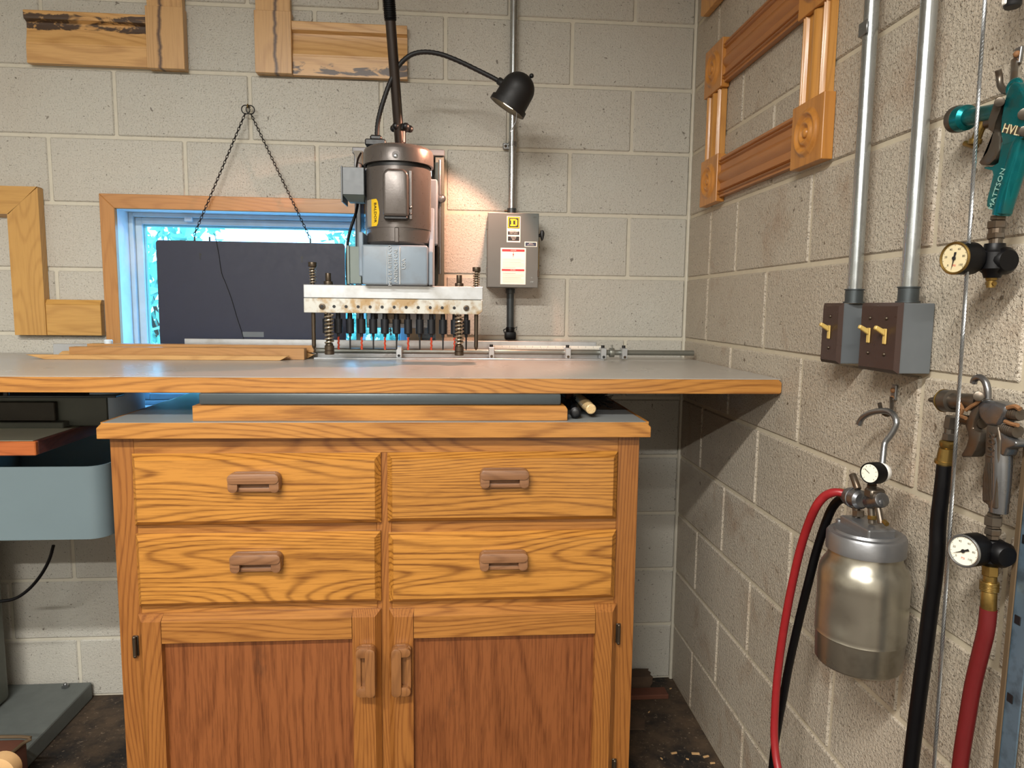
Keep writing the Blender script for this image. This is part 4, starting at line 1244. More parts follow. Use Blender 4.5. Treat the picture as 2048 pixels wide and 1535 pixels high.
def wall_conduit(yb, yt, label):
    t_ = thing('conduit', label, 'conduit', (-.033, yb, 1.34), 'conduits down to the switch boxes'); del t_['group']
    obj('pipe', MB().tube([(-.033, yb, 1.362), (-.031, (yb + yt) / 2, 2.0), (-.030, yt, 2.61)], .0127, 28), M['galv'], t_, True)
    obj('connector', MB().lathe((-.033, yb, 1.3362), (0, 0, 1), [(0, .0185), (.0025, .0185), (.0028, .0158), (.024, .0158), (.0243, .0176), (.0262, .0176), (.0265, .0135)], 28), M['galvdark'], t_, True)
    obj('set_screw', MB().cyl((-.033, yb + .0155, 1.353), (-.033, yb + .0225, 1.354), .0038, seg=10), M['darksteel'], t_, True)
    return t_


c1 = wall_conduit(-1.0585, -1.040, 'galvanised conduit running down to the single switch box, right wall')
c2 = wall_conduit(-1.2160, -1.205, 'galvanised conduit running down to the double switch box, right wall')
sp = at(1740, 52, 'x', -.04)
obj('pipe_strap', MB().lathe((-.0315, -1.0485, sp[2] - .012), (0, 0, 1), [(0, .0134), (.0004, .0148), (.0235, .0148), (.024, .0134)], 28).box(-.0475, -.0445, -1.066, -1.040, sp[2] - .012, sp[2] + .012, .001), M['steel'], c1, True)


def swbox(y0_, y1_, d, z0_, z1_, n, label):
    t_ = thing('switch_box', label, 'switch box', (-.03, (y0_ + y1_) / 2, z0_))
    obj('box_body', MB().box(-d + .006, -.0015, y1_ + .002, y0_ - .002, z0_ + .001, z1_ - .0008, .0015, 2), M['boxgrey'], t_)
    cv = obj('cover_plate', MB().add([(-d + .0058, y1_, z0_), (-d + .0058, y0_, z0_), (-d + .0058, y0_, z1_), (-d + .0058, y1_, z1_), (-d, y1_ + .007, z0_ + .006), (-d, y0_ - .007, z0_ + .006), (-d, y0_ - .007, z1_ - .006), (-d, y1_ + .007, z1_ - .006)], [[0, 1, 2, 3], [4, 5, 6, 7], [0, 1, 5, 4], [1, 2, 6, 5], [2, 3, 7, 6], [3, 0, 4, 7]]), M['brownplate'], t_, label='dark brown cover plate')
    for i in range(n):
        yc = (y0_ + y1_) / 2 + ((n - 1) / 2 - i) * .046; zc = (z0_ + z1_) / 2 + .002
        tg_ = obj('toggle', MB().box(-d - .003, -d - .0002, yc - .0045, yc + .0045, zc - .013, zc + .013, .001).prism([(-d - .003, yc - .0035, zc + .001), (-d - .003, yc - .0035, zc + .011), (-d - .018, yc - .0028, zc + .0185), (-d - .0205, yc - .0028, zc + .0125)], (0, .007, 0), .0012, 1), M['ivory'], cv)
        for s_ in (-1, 1):
            obj('plate_screw', MB().sphere((-d - .0002, yc, zc + s_ * .030), .0033, 10), M['darksteel'], cv, True)
    return t_


swbox(-.998, -1.067, .062, 1.2215, 1.3362, 1, 'single toggle switch box with dark brown cover on the right wall')
swbox(-1.128, -1.2415, .062, 1.2195, 1.3362, 2, 'double toggle switch box with dark brown cover on the right wall')
# ================================================================== RIGHT WALL: SPRAY GEAR
XN = Vector((-1, 0, 0))


def G5(pts, x): return [at(a, b, 'x', x) for a, b in pts]


def plate(pts, x, th, bev, seg=3): return MB().prism(G5(pts, x - th / 2), (th, 0, 0), bev, seg)


def cyl2(p, q, r, x, **k): return MB().cyl(at(*p, 'x', x), at(*q, 'x', x), r, **k)


def wall_hook(label, ptop, pmid, pbot, pend, tip, x0=-.006, x1=-.045, r=.0042):
    t_ = thing('wall_hook', label, 'hook', at(*ptop, 'x', x0))
    a, b = at(*ptop, 'x', x0), at(*pmid, 'x', x0)
    obj('screw_plate', MB().prism([a + Vector((0, .006, .008)), a + Vector((0, -.006, .008)), b + Vector((0, -.006, 0)), b + Vector((0, .006, 0))], (.0045, 0, 0), .001, 1), M['steel'], t_)
    for f in (.1, .8):
        c = a.lerp(b, f) + Vector((-.0005, 0, 0)); obj('screw', MB().sphere(c, .0048, 10), M['rust'], t_, True)
    pts = [b + Vector((-.002, 0, .004)), at(*pbot, 'x', (x0 + x1) / 2 - .004)] + [at(*p, 'x', x1) for p in pend] + [at(*tip, 'x', x1 - .004)]
    obj('hook_rod', MB().tube(pts, r, 12, 6), M['gunmetal'], t_, True)
    return t_


def regulator(t_, cx, cy, xface, rr, axis, body_end, vert, dialmat, ang, brand=None):
    """pressure gauge facing the room with its black regulator body behind"""
    c = at(cx, cy, 'x', xface); ax_ = Vector(axis).normalized()
    gb = obj('gauge_case', MB().lathe(c + ax_ * .0, -ax_, [(-.0005, rr * .88), (-.002, rr * .95), (0.001, rr), (.028, rr), (.031, rr * .8), (.033, rr * .45)], 36), M['rubber'], t_, True)
    obj('gauge_bezel', MB().torus(c + ax_ * .0015, ax_, rr * .93, .0018, 36), M['brass'] if dialmat == 'dial' else M['steel'], gb, True)
    dl_ = obj('dial', MB().lathe(c + ax_ * .0008, ax_, [(0, rr * .9), (.0006, rr * .9)], 36), M[dialmat], gb, label='round printed dial')
    # dial plane basis
    zz = Vector((0, 0, 1)); rt_ = zz.cross(ax_).normalized(); up_ = ax_.cross(rt_).normalized()
    cc = c + ax_ * .0018
    tk_ = MB()
    for i in range(41):
        a_ = math.radians(225 - i * 270 / 40); rin = .74 if i % 5 == 0 else .80
        p0 = cc + (rt_ * math.cos(a_) + up_ * math.sin(a_)) * rr * rin; p1 = cc + (rt_ * math.cos(a_) + up_ * math.sin(a_)) * rr * .86
        w_ = (rt_ * -math.sin(a_) + up_ * math.cos(a_)) * .00025
        tk_.add([p0 - w_, p0 + w_, p1 + w_, p1 - w_], [[0, 1, 2, 3]])
    o_ = obj('dial_marks', tk_, M['ink'], dl_, recalc=False); o_['kind'] = 'stuff'
    for i, n_ in enumerate(('0', '20', '40', '60', '80', '100')):
        a_ = math.radians(225 - i * 54)
        text('dial_number', n_, rr * .19, .00003, cc + (rt_ * math.cos(a_) + up_ * math.sin(a_)) * rr * .60, rt_, up_, M['ink'], gb)
    text('dial_text', 'PSI', rr * .18, .00003, cc - up_ * rr * .45, rt_, up_, M['redprint'], gb)
    a_ = math.radians(ang); dn = rt_ * math.cos(a_) + up_ * math.sin(a_); wn = up_ * math.cos(a_) - rt_ * math.sin(a_)
    c3 = cc + ax_ * .001
    obj('needle', MB().prism([c3 - dn * rr * .35 - wn * .0016, c3 - dn * rr * .38 + wn * .0016, c3 + wn * .0009, c3 + dn * rr * .72, c3 - wn * .0009], ax_ * .0004).lathe(c3, ax_, [(0, .0026), (.0012, .0024)], 14), M['ink'], gb)
    return gb


# ---- teal gun and its hook
wall_hook('steel hook with two rusty screws holding the teal spray gun', (2035, 106), (2031, 128), (2028, 150), [(2024, 178), (2012, 183), (2001, 172), (1999, 155)], (1996, 140))
tgun = thing('spray_gun', 'teal gravity spray gun marked HVLP, hanging on the upper hook', 'spray gun', at(2005, 428, 'x', -.045))
X = -.047
body = obj('gun_body', plate([(2001, 236), (2006, 206), (2012, 186), (2018, 170), (2026, 163), (2036, 166), (2043, 180), (2052, 196), (2074, 206), (2078, 264), (2058, 270), (2044, 280), (2004, 294), (1999, 262)], X, .022, .0055, 4), M['teal'], tgun, True)
obj('hook_ring', MB().torus(at(2029, 176, 'x', X), (1, 0, .0), .0085, .0045, 24, 10), M['teal'], tgun, True)
obj('barrel', cyl2((1934, 235), (2008, 222), .0118, X, seg=28), M['teal'], tgun, True)
bar_a, bar_b = at(1934, 235, 'x', X), at(2008, 222, 'x', X); dB = (bar_a - bar_b).normalized()
obj('air_cap', MB().lathe(bar_a - dB * .004, dB, [(0, .0125), (.004, .0175), (.012, .0185), (.0165, .0185)], 32), M['teal'], tgun, True)
obj('cap_ring', MB().lathe(bar_a + dB * .0127, dB, [(0, .0185), (.001, .0192), (.011, .0188), (.015, .015), (.0155, .008)], 32), M['gunmetal'], tgun, True)
obj('fluid_inlet', MB().tube([at(1972, 238, 'x', X), at(1960, 258, 'x', X - .003), at(1952, 278, 'x', X - .004)], .0062, 14).cyl(at(1952, 277, 'x', X - .004), at(1949, 288, 'x', X - .004), .0085, seg=16, bev=.001), M['brass'], tgun, True)
obj('inlet_tip', MB().cyl(at(1931, 287, 'x', X - .003), at(1952, 293, 'x', X - .003), .0045, seg=12), M['brass'], tgun, True)
obj('packing_nut', cyl2((1975, 246), (1996, 240), .0075, X, seg=16), M['gunmetal'], tgun, True)
obj('trigger', plate([(1993, 200), (2004, 202), (1995, 226), (1988, 244), (1984, 262), (1979, 284), (1972, 302), (1962, 316), (1955, 326), (1963, 331), (1978, 329), (1990, 318), (1998, 300), (2000, 272), (1996, 262), (1990, 262), (1980, 255), (1980, 238)], X - .004, .017, .003, 2), M['gunmetal'], tgun, True, label='worn metal trigger')
obj('trigger_pivot', MB().cyl(at(1999, 204, 'x', X - .0125), at(1999, 204, 'x', X - .018), .0062, seg=16, bev=.001), M['gunmetal'], tgun, True)
obj('handle_web', plate([(2003, 284), (2040, 280), (2030, 318), (2018, 360), (2010, 400), (2004, 428), (1986, 428), (1984, 420), (1973, 412), (1974, 398), (1986, 350), (1984, 341), (1968, 337), (1968, 334), (1984, 333), (1996, 325)], X - .003, .015, .003, 3), M['teal'], tgun, True, label='flat front of the teal handle with raised name')
obj('handle_tube', MB().tube(G5([(2060, 262), (2045, 290), (2034, 325), (2022, 365), (2010, 405), (2003, 430)], X), .0125, 24, 5, [.011, .0125, .0125, .0122, .0118, .0112]), M['teal'], tgun, True, label='round back of the teal handle')
obj('rear_knob', MB().cyl(at(2050, 228, 'x', X - .006), at(2066, 228, 'x', X - .006), .0085, seg=16, bev=.001).cyl(at(2050, 262, 'x', X - .006), at(2066, 264, 'x', X - .006), .0085, seg=16, bev=.001), M['gunmetal'], tgun, True)
obj('body_screw', MB().cyl(at(2049, 228, 'x', X - .010), at(2049, 228, 'x', X - .0155), .0075, seg=14, bev=.001).cyl(at(2049, 262, 'x', X - .010), at(2049, 262, 'x', X - .0155), .0065, seg=14, bev=.001), M['gunmetal'], tgun, True)
Xt = X - .0125
hz0 = at(2008, 247, 'x', Xt); hz1 = at(2046, 262, 'x', Xt)
rgt = (at(2044, 264, 'x', Xt) - at(2010, 257, 'x', Xt)).normalized(); upv = rgt.cross(Vector((-1, 0, 0))) * -1
obj('name_plate', MB().prism(G5([(2007, 248), (2046, 255), (2044, 272), (2006, 265)], X - .0118), (.002, 0, 0)), M['tealdark'] if False else M['gunmetal'], tgun)
nrm_up = Vector((-1, 0, 0)).cross(rgt).normalized()
text('name_text', 'HVLP', .0165, .0003, at(2026, 260.5, 'x', X - .0124), rgt, nrm_up, M['dial'], tgun)
dr = (at(1979, 410, 'x', Xt) - at(2000, 345, 'x', Xt)).normalized() * -1
text('handle_text', 'MATTSON', .0115, .0003, at(1994, 378, 'x', X - .0124), dr, Vector((-1, 0, 0)).cross(dr).normalized(), M['tealdark'], tgun)
ft = MB()
for a_, b_, r_ in (((1997, 431), (1996, 440), .0098), ((1994, 442), (1993, 457), .0118), ((1992, 467), (1992, 478), .0112)):
    ft.hexn(at(*a_, 'x', X), at(*b_, 'x', X), r_)
ft.cyl(at(1996, 439, 'x', X), at(1994, 443, 'x', X), .007, seg=14).cyl(at(1993, 456, 'x', X), at(1992, 468, 'x', X), .0095, seg=16).cyl(at(1992, 477, 'x', X), at(1991, 490, 'x', X), .0082, seg=16)
obj('hose_fitting', ft, M['gunmetal'], tgun, False, label='brass and steel fittings')
rg = thing('air_regulator', 'black regulator with aged round gauge, under the teal gun', 'regulator', at(1985, 560, 'x', -.045))
regulator(rg, 1911, 516, -.098, .0222, (-1, -.26, -.02), None, None, 'dial', 258)
obj('regulator_body', MB().lathe(at(1990, 487, 'x', X), (0, 0, -1), [(0, .0125), (.008, .0135), (.012, .017), (.034, .018), (.040, .012), (.046, .010)], 24).cyl(at(1958, 520, 'x', -.066), at(2002, 523, 'x', -.020), .0150, seg=24, bev=.003).lathe(at(2000, 522, 'x', -.040), (0, -1, 0), [(-.02, .018), (.010, .0185), (.016, .014)], 24), M['rubber'], rg, True)
ptx = Vector((-1, -.55, 0)).normalized(); rx_ = Vector((0, 0, 1)).cross(ptx).normalized()
obj('drain_nut', MB().hexn(at(1983, 552, 'x', X), at(1983, 561, 'x', X), .0075).cyl(at(1982, 561, 'x', X), at(1981, 575, 'x', X), .0055, seg=12).cyl(at(1974, 566, 'x', X), at(1990, 567, 'x', X), .003, seg=10), M['brass'], rg, True)
nz = thing('air_nozzle', 'black air nozzle tip hanging at the top right edge', 'nozzle', at(2024, 14, 'x', -.05))
obj('nozzle_body', MB().lathe(at(2025, 15, 'x', -.05), (0, .05, 1), [(0, .009), (.002, .0105), (.014, .0105), (.016, .012), (.05, .014), (.08, .012)], 20), M['black'], nz, True)
obj('nozzle_band', MB().box(-.0625, -.0595, at(2025, 5, 'x', -.05)[1] - .003, at(2025, 5, 'x', -.05)[1] + .004, at(2025, 10, 'x', -.05)[2], at(2025, 1, 'x', -.05)[2] + .004, .001), M['whiteprint'], nz)

# ---- silver gun
sg = thing('spray_gun', 'silver spray gun stained with dried finish, on the right wall below the switch boxes', 'spray gun', at(1988, 1060, 'x', -.045))
X = -.050
obj('hanging_hook', MB().tube(G5([(1947, 766), (1950, 758), (1960, 754), (1970, 762), (1975, 778), (1975, 800), (1974, 812)], X), .0046, 12, 5), M['gunsilver'], sg, True)
obj('gun_body', plate([(1951, 812), (1957, 799), (1986, 801), (2012, 811), (2010, 826), (2003, 838), (1995, 852), (1970, 851), (1957, 836)], X, .024, .006, 4), M['gunsilver'], sg, True)
ba, bb = at(1892, 801, 'x', X), at(1962, 805, 'x', X); dB = (ba - bb).normalized()
obj('barrel', MB().cyl(ba, bb, .0122, seg=28), M['gunmetal'], sg, True)
obj('air_cap', MB().lathe(ba + dB * .001 - dB * .018, dB, [(0, .0128), (.001, .0165), (.018, .0165), (.019, .0148), (.030, .012), (.034, .0075), (.0345, .0062), (.052, .0032)], 28), M['gunmetal'], sg, True)
obj('cap_band', MB().torus(ba + dB * .003, dB, .0160, .0014, 28, 6), M['brass'], sg, True)
for p_, q_, r_ in (((2006, 824), (2042, 829), .0088), ((1998, 852), (2036, 863), .0095)):
    a_, b_ = at(*p_, 'x', X), at(*q_, 'x', X - .002); d_ = (b_ - a_); L_ = d_.length
    pr = [(0, r_ * .7)] + [(L_ * .25, r_ * .7), (L_ * .26, r_)]
    for i in range(6): pr += [(L_ * (.30 + .1 * i), r_), (L_ * (.33 + .1 * i), r_ * .93), (L_ * (.36 + .1 * i), r_)]
    pr += [(L_, r_ * .85)]
    obj('adjusting_knob', MB().lathe(a_, d_, pr, 22), M['gunmetal'], sg, True, label='knurled knob with crusted finish')
for pts_, r_, xx in (([(1919, 806), (1925, 818), (1921, 830), (1932, 836)], .0028, X - .0135), ([(1932, 820), (1943, 812), (1953, 806), (1960, 798)], .0026, X - .0145), ([(2015, 815), (2030, 812), (2040, 818)], .003, X - .009), ([(2010, 842), (2022, 847), (2036, 850)], .0027, X - .009)):
    obj('residue', MB().tube(G5(pts_, xx), r_, 7, 3), M['rust'], sg, True, label='crusty orange dried finish')
obj('trigger', plate([(1952, 795), (1964, 797), (1956, 822), (1948, 842), (1944, 856), (1950, 861), (1960, 864), (1958, 882), (1951, 900), (1943, 913), (1924, 914), (1921, 910), (1931, 893), (1936, 876), (1934, 862), (1929, 850), (1938, 828)], X - .003, .018, .003, 2), M['gunmetal'], sg, True, label='worn metal trigger')
obj('trigger_pivot', MB().cyl(at(1957, 792, 'x', X - .012), at(1957, 792, 'x', X - .018), .0068, seg=16, bev=.001), M['gunmetal'], sg, True)
obj('packing_nut', cyl2((1924, 838), (1966, 846), .0075, X, seg=16), M['darksteel'], sg, True)
obj('handle_web', plate([(1972, 848), (1996, 852), (2000, 880), (1996, 940), (1992, 1018), (1976, 1018), (1974, 1010), (1963, 1002), (1963, 955), (1968, 925), (1969, 880)], X - .003, .016, .003, 3), M['gunmetal'], sg, True, label='ribbed flat front of the silver handle')
obj('handle_tube', MB().tube(G5([(2001, 868), (2003, 890), (2003, 930), (2001, 975), (1997, 1024)], X), .0125, 24, 5, [.012, .0125, .0125, .0118, .0110]), M['gunsilver'], sg, True, label='smooth round back of the silver handle')
obj('handle_spur', plate([(1992, 855), (2008, 870), (2029, 880), (2033, 886), (2029, 893), (2014, 897), (2008, 912), (1996, 908)], X, .018, .004, 3), M['gunsilver'], sg, True)
rb2 = MB()
for i in range(5):
    x0_ = 1971 + i * 3.1
    rb2.tube(G5([(x0_, 925), (x0_ - 2.5, 1000)], X - .0128), .0006, 5)
obj('handle_ribs', rb2, M['gunmetal'], sg)['kind'] = 'stuff'
dr = (at(1975, 912, 'x', X) - at(1980, 868, 'x', X)).normalized()
text('model_text', '2001', .019, .0004, at(1981, 890, 'x', X - .0126), dr, Vector((-1, 0, 0)).cross(dr).normalized(), M['gunmetal'], sg)
obj('fluid_inlet', MB().hexn(at(1903, 832, 'x', X), at(1899, 856, 'x', X), .0085).cyl(at(1899, 855, 'x', X), at(1898, 868, 'x', X), .0065, seg=14).hexn(at(1898, 866, 'x', X), at(1897, 880, 'x', X), .0088), M['gunmetal'], sg)
ff = MB()
for a_, b_, r_ in (((1988, 1026), (1987, 1032), .0085), ((1987, 1032), (1986, 1050), .0112), ((1986, 1050), (1986, 1056), .0085), ((1986, 1056), (1985, 1068), .0105), ((1985, 1068), (1985, 1078), .0082)):
    ff.hexn(at(*a_, 'x', X), at(*b_, 'x', X), r_)
obj('hose_fitting', ff, M['gunmetal'], sg)

bh = thing('fluid_hose', 'thick black hose with brass end hanging from the silver gun', 'hose', at(1822, 1500, 'x', -.055))
obj('brass_end', MB().lathe(at(1896, 880, 'x', X), at(1888, 932, 'x', X) - at(1896, 880, 'x', X), [(0, .007), (.003, .0108), (.009, .0108), (.012, .0085), (.0125, .0105), (.031, .0118), (.0312, .0138), (.036, .0138)], 22), M['brass'], bh, True)
hp = G5([(1888, 930), (1884, 975), (1877, 1040), (1874, 1100), (1868, 1160), (1859, 1230), (1849, 1310), (1837, 1400), (1826, 1490), (1819, 1560), (1812, 1700)], -.058)
obj('hose', MB().tube(hp, .0110, 16, 6, [.0100, .0106, .0110, .0112, .0112, .0112, .0112, .0112, .0112, .0112, .0112]), M['rubber'], bh, True)

rg2 = thing('air_regulator', 'black regulator with white dial, under the silver gun', 'regulator', at(1990, 1130, 'x', -.045))
regulator(rg2, 1929, 1101, -.090, .0222, (-1, -.36, .04), None, None, 'dial2', 207)
obj('regulator_body', MB().cyl(at(1955, 1100, 'x', -.066), at(2002, 1103, 'x', -.030), .0175, seg=28, bev=.003).lathe(at(1984, 1078, 'x', X), (0, 0, -1), [(0, .011), (.006, .012), (.010, .016), (.030, .016), (.035, .011)], 22).lathe(at(1990, 1102, 'x', -.046), (0, -1, 0), [(-.01, .017), (.016, .0175), (.022, .013)], 24), M['rubber'], rg2, True)
hp0 = at(1981, 1126, 'x', X)
rh = thing('air_hose', 'dark red hose with brass coupling below the white-dialled gauge', 'hose', at(1925, 1500, 'x', -.05))
cpm = MB().hexn(at(1981, 1130, 'x', X), at(1980, 1150, 'x', X), .0105).cyl(at(1980, 1150, 'x', X), at(1979, 1163, 'x', X), .0085, seg=16)
pr = [(0, .0115)]
for i in range(6): pr += [(.001 + i * .0022, .0118), (.002 + i * .0022, .0108)]
cpm.lathe(at(1979, 1162, 'x', X), at(1978, 1180, 'x', X) - at(1979, 1162, 'x', X), pr, 24)
cpm.cyl(at(1978, 1180, 'x', X), at(1977, 1218, 'x', X), .0098, seg=20, bev=.001)
obj('brass_coupling', cpm, M['brass'], rh, True)
hp = G5([(1977, 1216), (1972, 1260), (1960, 1310), (1946, 1370), (1934, 1440), (1923, 1510), (1916, 1580), (1908, 1720)], X)
obj('hose', MB().tube(hp, .0105, 16, 6), M['redhose2'], rh, True)

# ---- garage cable
a_, b_ = at(1970, 0, 'x', -.085), at(1868, 1535, 'x', -.085)
gc = MB(); ex = (a_ - b_) * .1
s0, s1 = a_ + ex * .5, b_ - ex * 5.3
s1[2] = max(s1[2], .02)
n = 260
for k in range(6):
    pts = []
    L_ = (s1 - s0).length; ddir = (s1 - s0).normalized(); u = ddir.orthogonal().normalized(); v = ddir.cross(u)
    for i in range(n * 2):
        t_ = i / (n * 2 - 1); an = t_ * L_ / .030 * 6.283 + k * 1.047
        pts.append(s0 + ddir * t_ * L_ + (u * math.cos(an) + v * math.sin(an)) * .00165)
    gc.tube(pts, .00098, 5)
o = obj('steel_cable', gc, M['steel'], None, True); tag(o, 'thin twisted steel cable hanging down in front of the right wall', 'cable')

# ---- pressure pot with rod, gauge, valves and hoses
wall_hook('small steel hook above the pressure pot, under the switch boxes', (1787, 778), (1785, 800), (1783, 820), [(1777, 829), (1768, 827), (1762, 818)], (1759, 806), r=.0034)
po = thing('pressure_pot', 'dented aluminium pressure paint pot hung on the right wall', 'paint pot', (-.080, -1.222, .716))
PX, PY = -.080, -1.222
PB = Vector((PX, PY, .7165)); PU = Vector((0, 0, 1))
zt = lambda px, py: at(px, py, 'x', -.076)[2]
H0 = .7165
cup = [(0, .060), (.002, .066), (.006, .069), (.052, .0705), (.055, .0722), (.058, .0715)] + [(.062 + .0063 * i, .0718) for i in range(14)] + [(.150, .0722), (.166, .0705), (.178, .065), (.188, .0585), (.200, .0575)]
cupm = MB().lathe(PB, PU, cup, 72)
dc = PB + PU * .118 + Vector((-.052, .05, 0)); dc2 = PB + PU * .09 + Vector((-.06, -.038, 0))
for v_ in cupm.V:
    for c_, s_, a_ in ((dc, .014, .006), (dc2, .022, .003)):
        q_ = (v_ - c_).length
        if q_ < s_ * 2.5:
            n_ = Vector((v_.x - PX, v_.y - PY, 0)).normalized(); v_ -= n_ * a_ * math.exp(-(q_ / s_) ** 2)
obj('cup', cupm, M['pot'], po, True, label='dented aluminium cup')
ld = obj('lid', MB().lathe(PB + PU * .2002, PU, [(0, .0600), (.001, .0625), (.027, .0625), (.031, .060), (.032, .052), (.036, .050)], 56), M['potlid'], po, True)
obj('lid_clamp', MB().box(PX - .024, PX + .024, PY - .043, PY + .043, .9485, .9660, .003, 2).box(PX - .026, PX + .026, PY + .0432, PY + .054, .930, .957, .003, 2), M['potlid'], ld)
vb = MB()
A_ = lambda x, y, xx=-.082: at(x, y, 'x', xx)
hdv = obj('valve_head', MB().lathe(A_(1692, 990), A_(1744, 1006) - A_(1692, 990), [(0, .010), (.001, .0125), (.012, .0135), (.0125, .0165), (.020, .0175), (.024, .0175), (.0245, .0185), (.028, .0185), (.0285, .0172), (.045, .0165), (.050, .012)], 26).cyl(A_(1738, 1003), A_(1765, 999), .0125, seg=20, bev=.002), M['gunsilver'], po, True, label='nickel valve head')
obj('inlet_tube', MB().cyl(A_(1705, 948), A_(1716, 978), .006, seg=14, bev=.001), M['gunmetal'], hdv, True)
br_ = A_(1750, 1004); bd = (A_(1785, 1004) - br_).normalized(); pr = []
for i in range(4): pr += [(i * .0062, .0068 - i * .0007), (i * .0062 + .0045, .0082 - i * .0008), (i * .0062 + .005, .0060 - i * .0006)]
obj('hose_barb', MB().lathe(br_, bd, pr, 16), M['gunsilver'], hdv, True)
obj('post', MB().cyl(A_(1713, 1012), A_(1712, 1042), .0065, seg=12).hexn(A_(1717, 1020), A_(1717, 1032), .0095).cyl(A_(1742, 1010), A_(1744, 1046), .0055, seg=12).cyl(A_(1756, 1014), A_(1762, 1046), .005, seg=12), M['gunmetal'], po)
obj('clamp_screw', MB().hexn(A_(1745, 1030), A_(1745, 1038), .0078).cyl(A_(1768, 1042), A_(1774, 1048), .004, seg=10), M['brass'], po)
c = A_(1740, 946, -.105); axg = Vector((-1, -.42, .06)).normalized()
gg = obj('gauge_case', MB().lathe(c, -axg, [(-.001, .0150), (-.002, .0168), (.002, .0178), (.020, .0178), (.023, .014), (.032, .006)], 32), M['rubber'], po, True)
obj('dial', MB().lathe(c + axg * .0004, axg, [(0, .0148), (.0008, .0148)], 30), M['dial2'], gg)
zz = Vector((0, 0, 1)); rt_ = zz.cross(axg).normalized(); up_ = axg.cross(rt_).normalized()
cc = c + axg * .0016
nd = MB().tube([cc - rt_ * .004 - up_ * -.003, cc, cc + rt_ * -.009 + up_ * .006], .0005, 5)
for i in range(9):
    a_ = math.radians(225 - i * 33.75); e = rt_ * math.cos(a_) + up_ * math.sin(a_); nd.tube([cc + e * .011, cc + e * .0135], .00025, 4)
obj('needle', nd, M['ink'], gg)
obj('gauge_stem', MB().cyl(A_(1744, 968, -.090), A_(1742, 990, -.085), .007, seg=14).box(-.098, -.072, A_(1752, 985)[1] - .012, A_(1752, 985)[1] + .010, A_(1752, 995)[2], A_(1752, 975)[2], .003), M['gunmetal'], po, True)
obj('round_cap', MB().cyl(A_(1757, 943, -.085), A_(1766, 945, -.072), .0158, seg=28, bev=.003), M['whiteprint'], po, True, label='white round cap')
rod = [A_(1718, 848, -.052), A_(1724, 836, -.052), A_(1737, 827, -.052), A_(1755, 822, -.052), A_(1775, 822, -.052), A_(1787, 829, -.053), A_(1793, 843, -.054), A_(1789, 857, -.056), A_(1780, 872, -.06), A_(1770, 885, -.065), A_(1767, 905, -.070), A_(1764, 934, -.075)]
obj('hanging_rod', MB().tube(rod, .0048, 12, 5, [.0052] * 6 + [.0048] * 6), M['steel'], po, True, label='bent steel hanging rod')

RHp = [(1690, 988), (1678, 984), (1664, 985), (1648, 993), (1632, 1013), (1615, 1052), (1600, 1100), (1587, 1155), (1575, 1215), (1564, 1280), (1555, 1350), (1550, 1420), (1549, 1480), (1557, 1540), (1580, 1620)]
o = thing('air_hose', 'bright red hose curving down from the pressure pot', 'hose', at(1557, 1540, 'x', -.12))
rds = [.0068] * 2 + [.0078] * 13
obj('hose', MB().tube([at(x, y, 'x', -.088 - .03 * min(1, i / 4)) for i, (x, y) in enumerate(RHp)], .0078, 16, 6, rds), M['redhose'], o, True)
obj('brass_end', MB().cyl(at(1694, 989, 'x', -.086), at(1679, 984, 'x', -.0885), .0085, seg=16), M['rust'], o, True)
BHp = [(1688, 996), (1675, 1002), (1662, 1020), (1648, 1055), (1632, 1105), (1618, 1160), (1604, 1215), (1590, 1275), (1577, 1335), (1567, 1390), (1556, 1450), (1547, 1510), (1542, 1580), (1540, 1680)]
o = thing('air_hose', 'black hose hanging beside the bright red one from the pot', 'hose', at(1545, 1540, 'x', -.10))
obj('hose', MB().tube([at(x, y, 'x', -.072 - .022 * min(1, i / 5)) for i, (x, y) in enumerate(BHp)], .0080, 16, 6), M['rubber'], o, True)

# ---- blue-grey steel track at the right edge
yk = -1.474
tr_ = thing('door_track', 'blue-grey galvanised steel door track at the right edge', 'track', (-.03, -1.47, 0))
obj('track_flange', MB().box(-.028, -.0015, yk - .004, yk, .0, 1.16, .0006), M['trackrust'], tr_)
obj('track_face', MB().box(-.031, -.0285, yk - .032, yk, .0, 1.16, .0006), M['track'], tr_)
obj('rolled_edge', MB().box(-.0335, -.0312, yk - .0075, yk + .001, .0, 1.16, .0008), M['trackrust'], tr_)
for i in range(8):
    z_ = .25 + i * .11
    obj('slot', MB().box(-.0322, -.0308, yk - .020, yk - .010, z_, z_ + .012, .0005), M['black'], tr_)
# ================================================================== EDGE SANDER AT THE LEFT
es = thing('edge_sander', 'grey pedestal sanding machine with wood-edged table at the left edge', 'sander', (-2.15, -.3, 0))
# base plate
obj('base_plate', MB().box(-2.62, -1.987, -.425, -.012, .0, .058, .006, 2), M['basegrey'], es)
obj('base_bolt', MB().hexn((-2.055, -.045, .0585), (-2.055, -.045, .068), .011).sphere((-2.055, -.045, .07), .006, 8), M['steel'], es)
obj('pedestal', MB().box(-2.52, -2.19, -.30, -.10, .0585, .7262, .02, 3), M['gryfence'], es, True)
# rounded sheet-metal bin
x0, x1, y0, y1, z0, z1 = -2.66, -1.655, -.545, -.10, .728, .914
r = .045


def rrect(x0, x1, y0, y1, r, z, k=6):
    pts = []
    for cx2, cy2, a0 in ((x1 - r, y1 - r, 0), (x0 + r, y1 - r, 90), (x0 + r, y0 + r, 180), (x1 - r, y0 + r, 270)):
        for i in range(k + 1):
            a = math.radians(a0 + 90 * i / k); pts.append((cx2 + r * math.cos(a), cy2 + r * math.sin(a), z))
    return pts


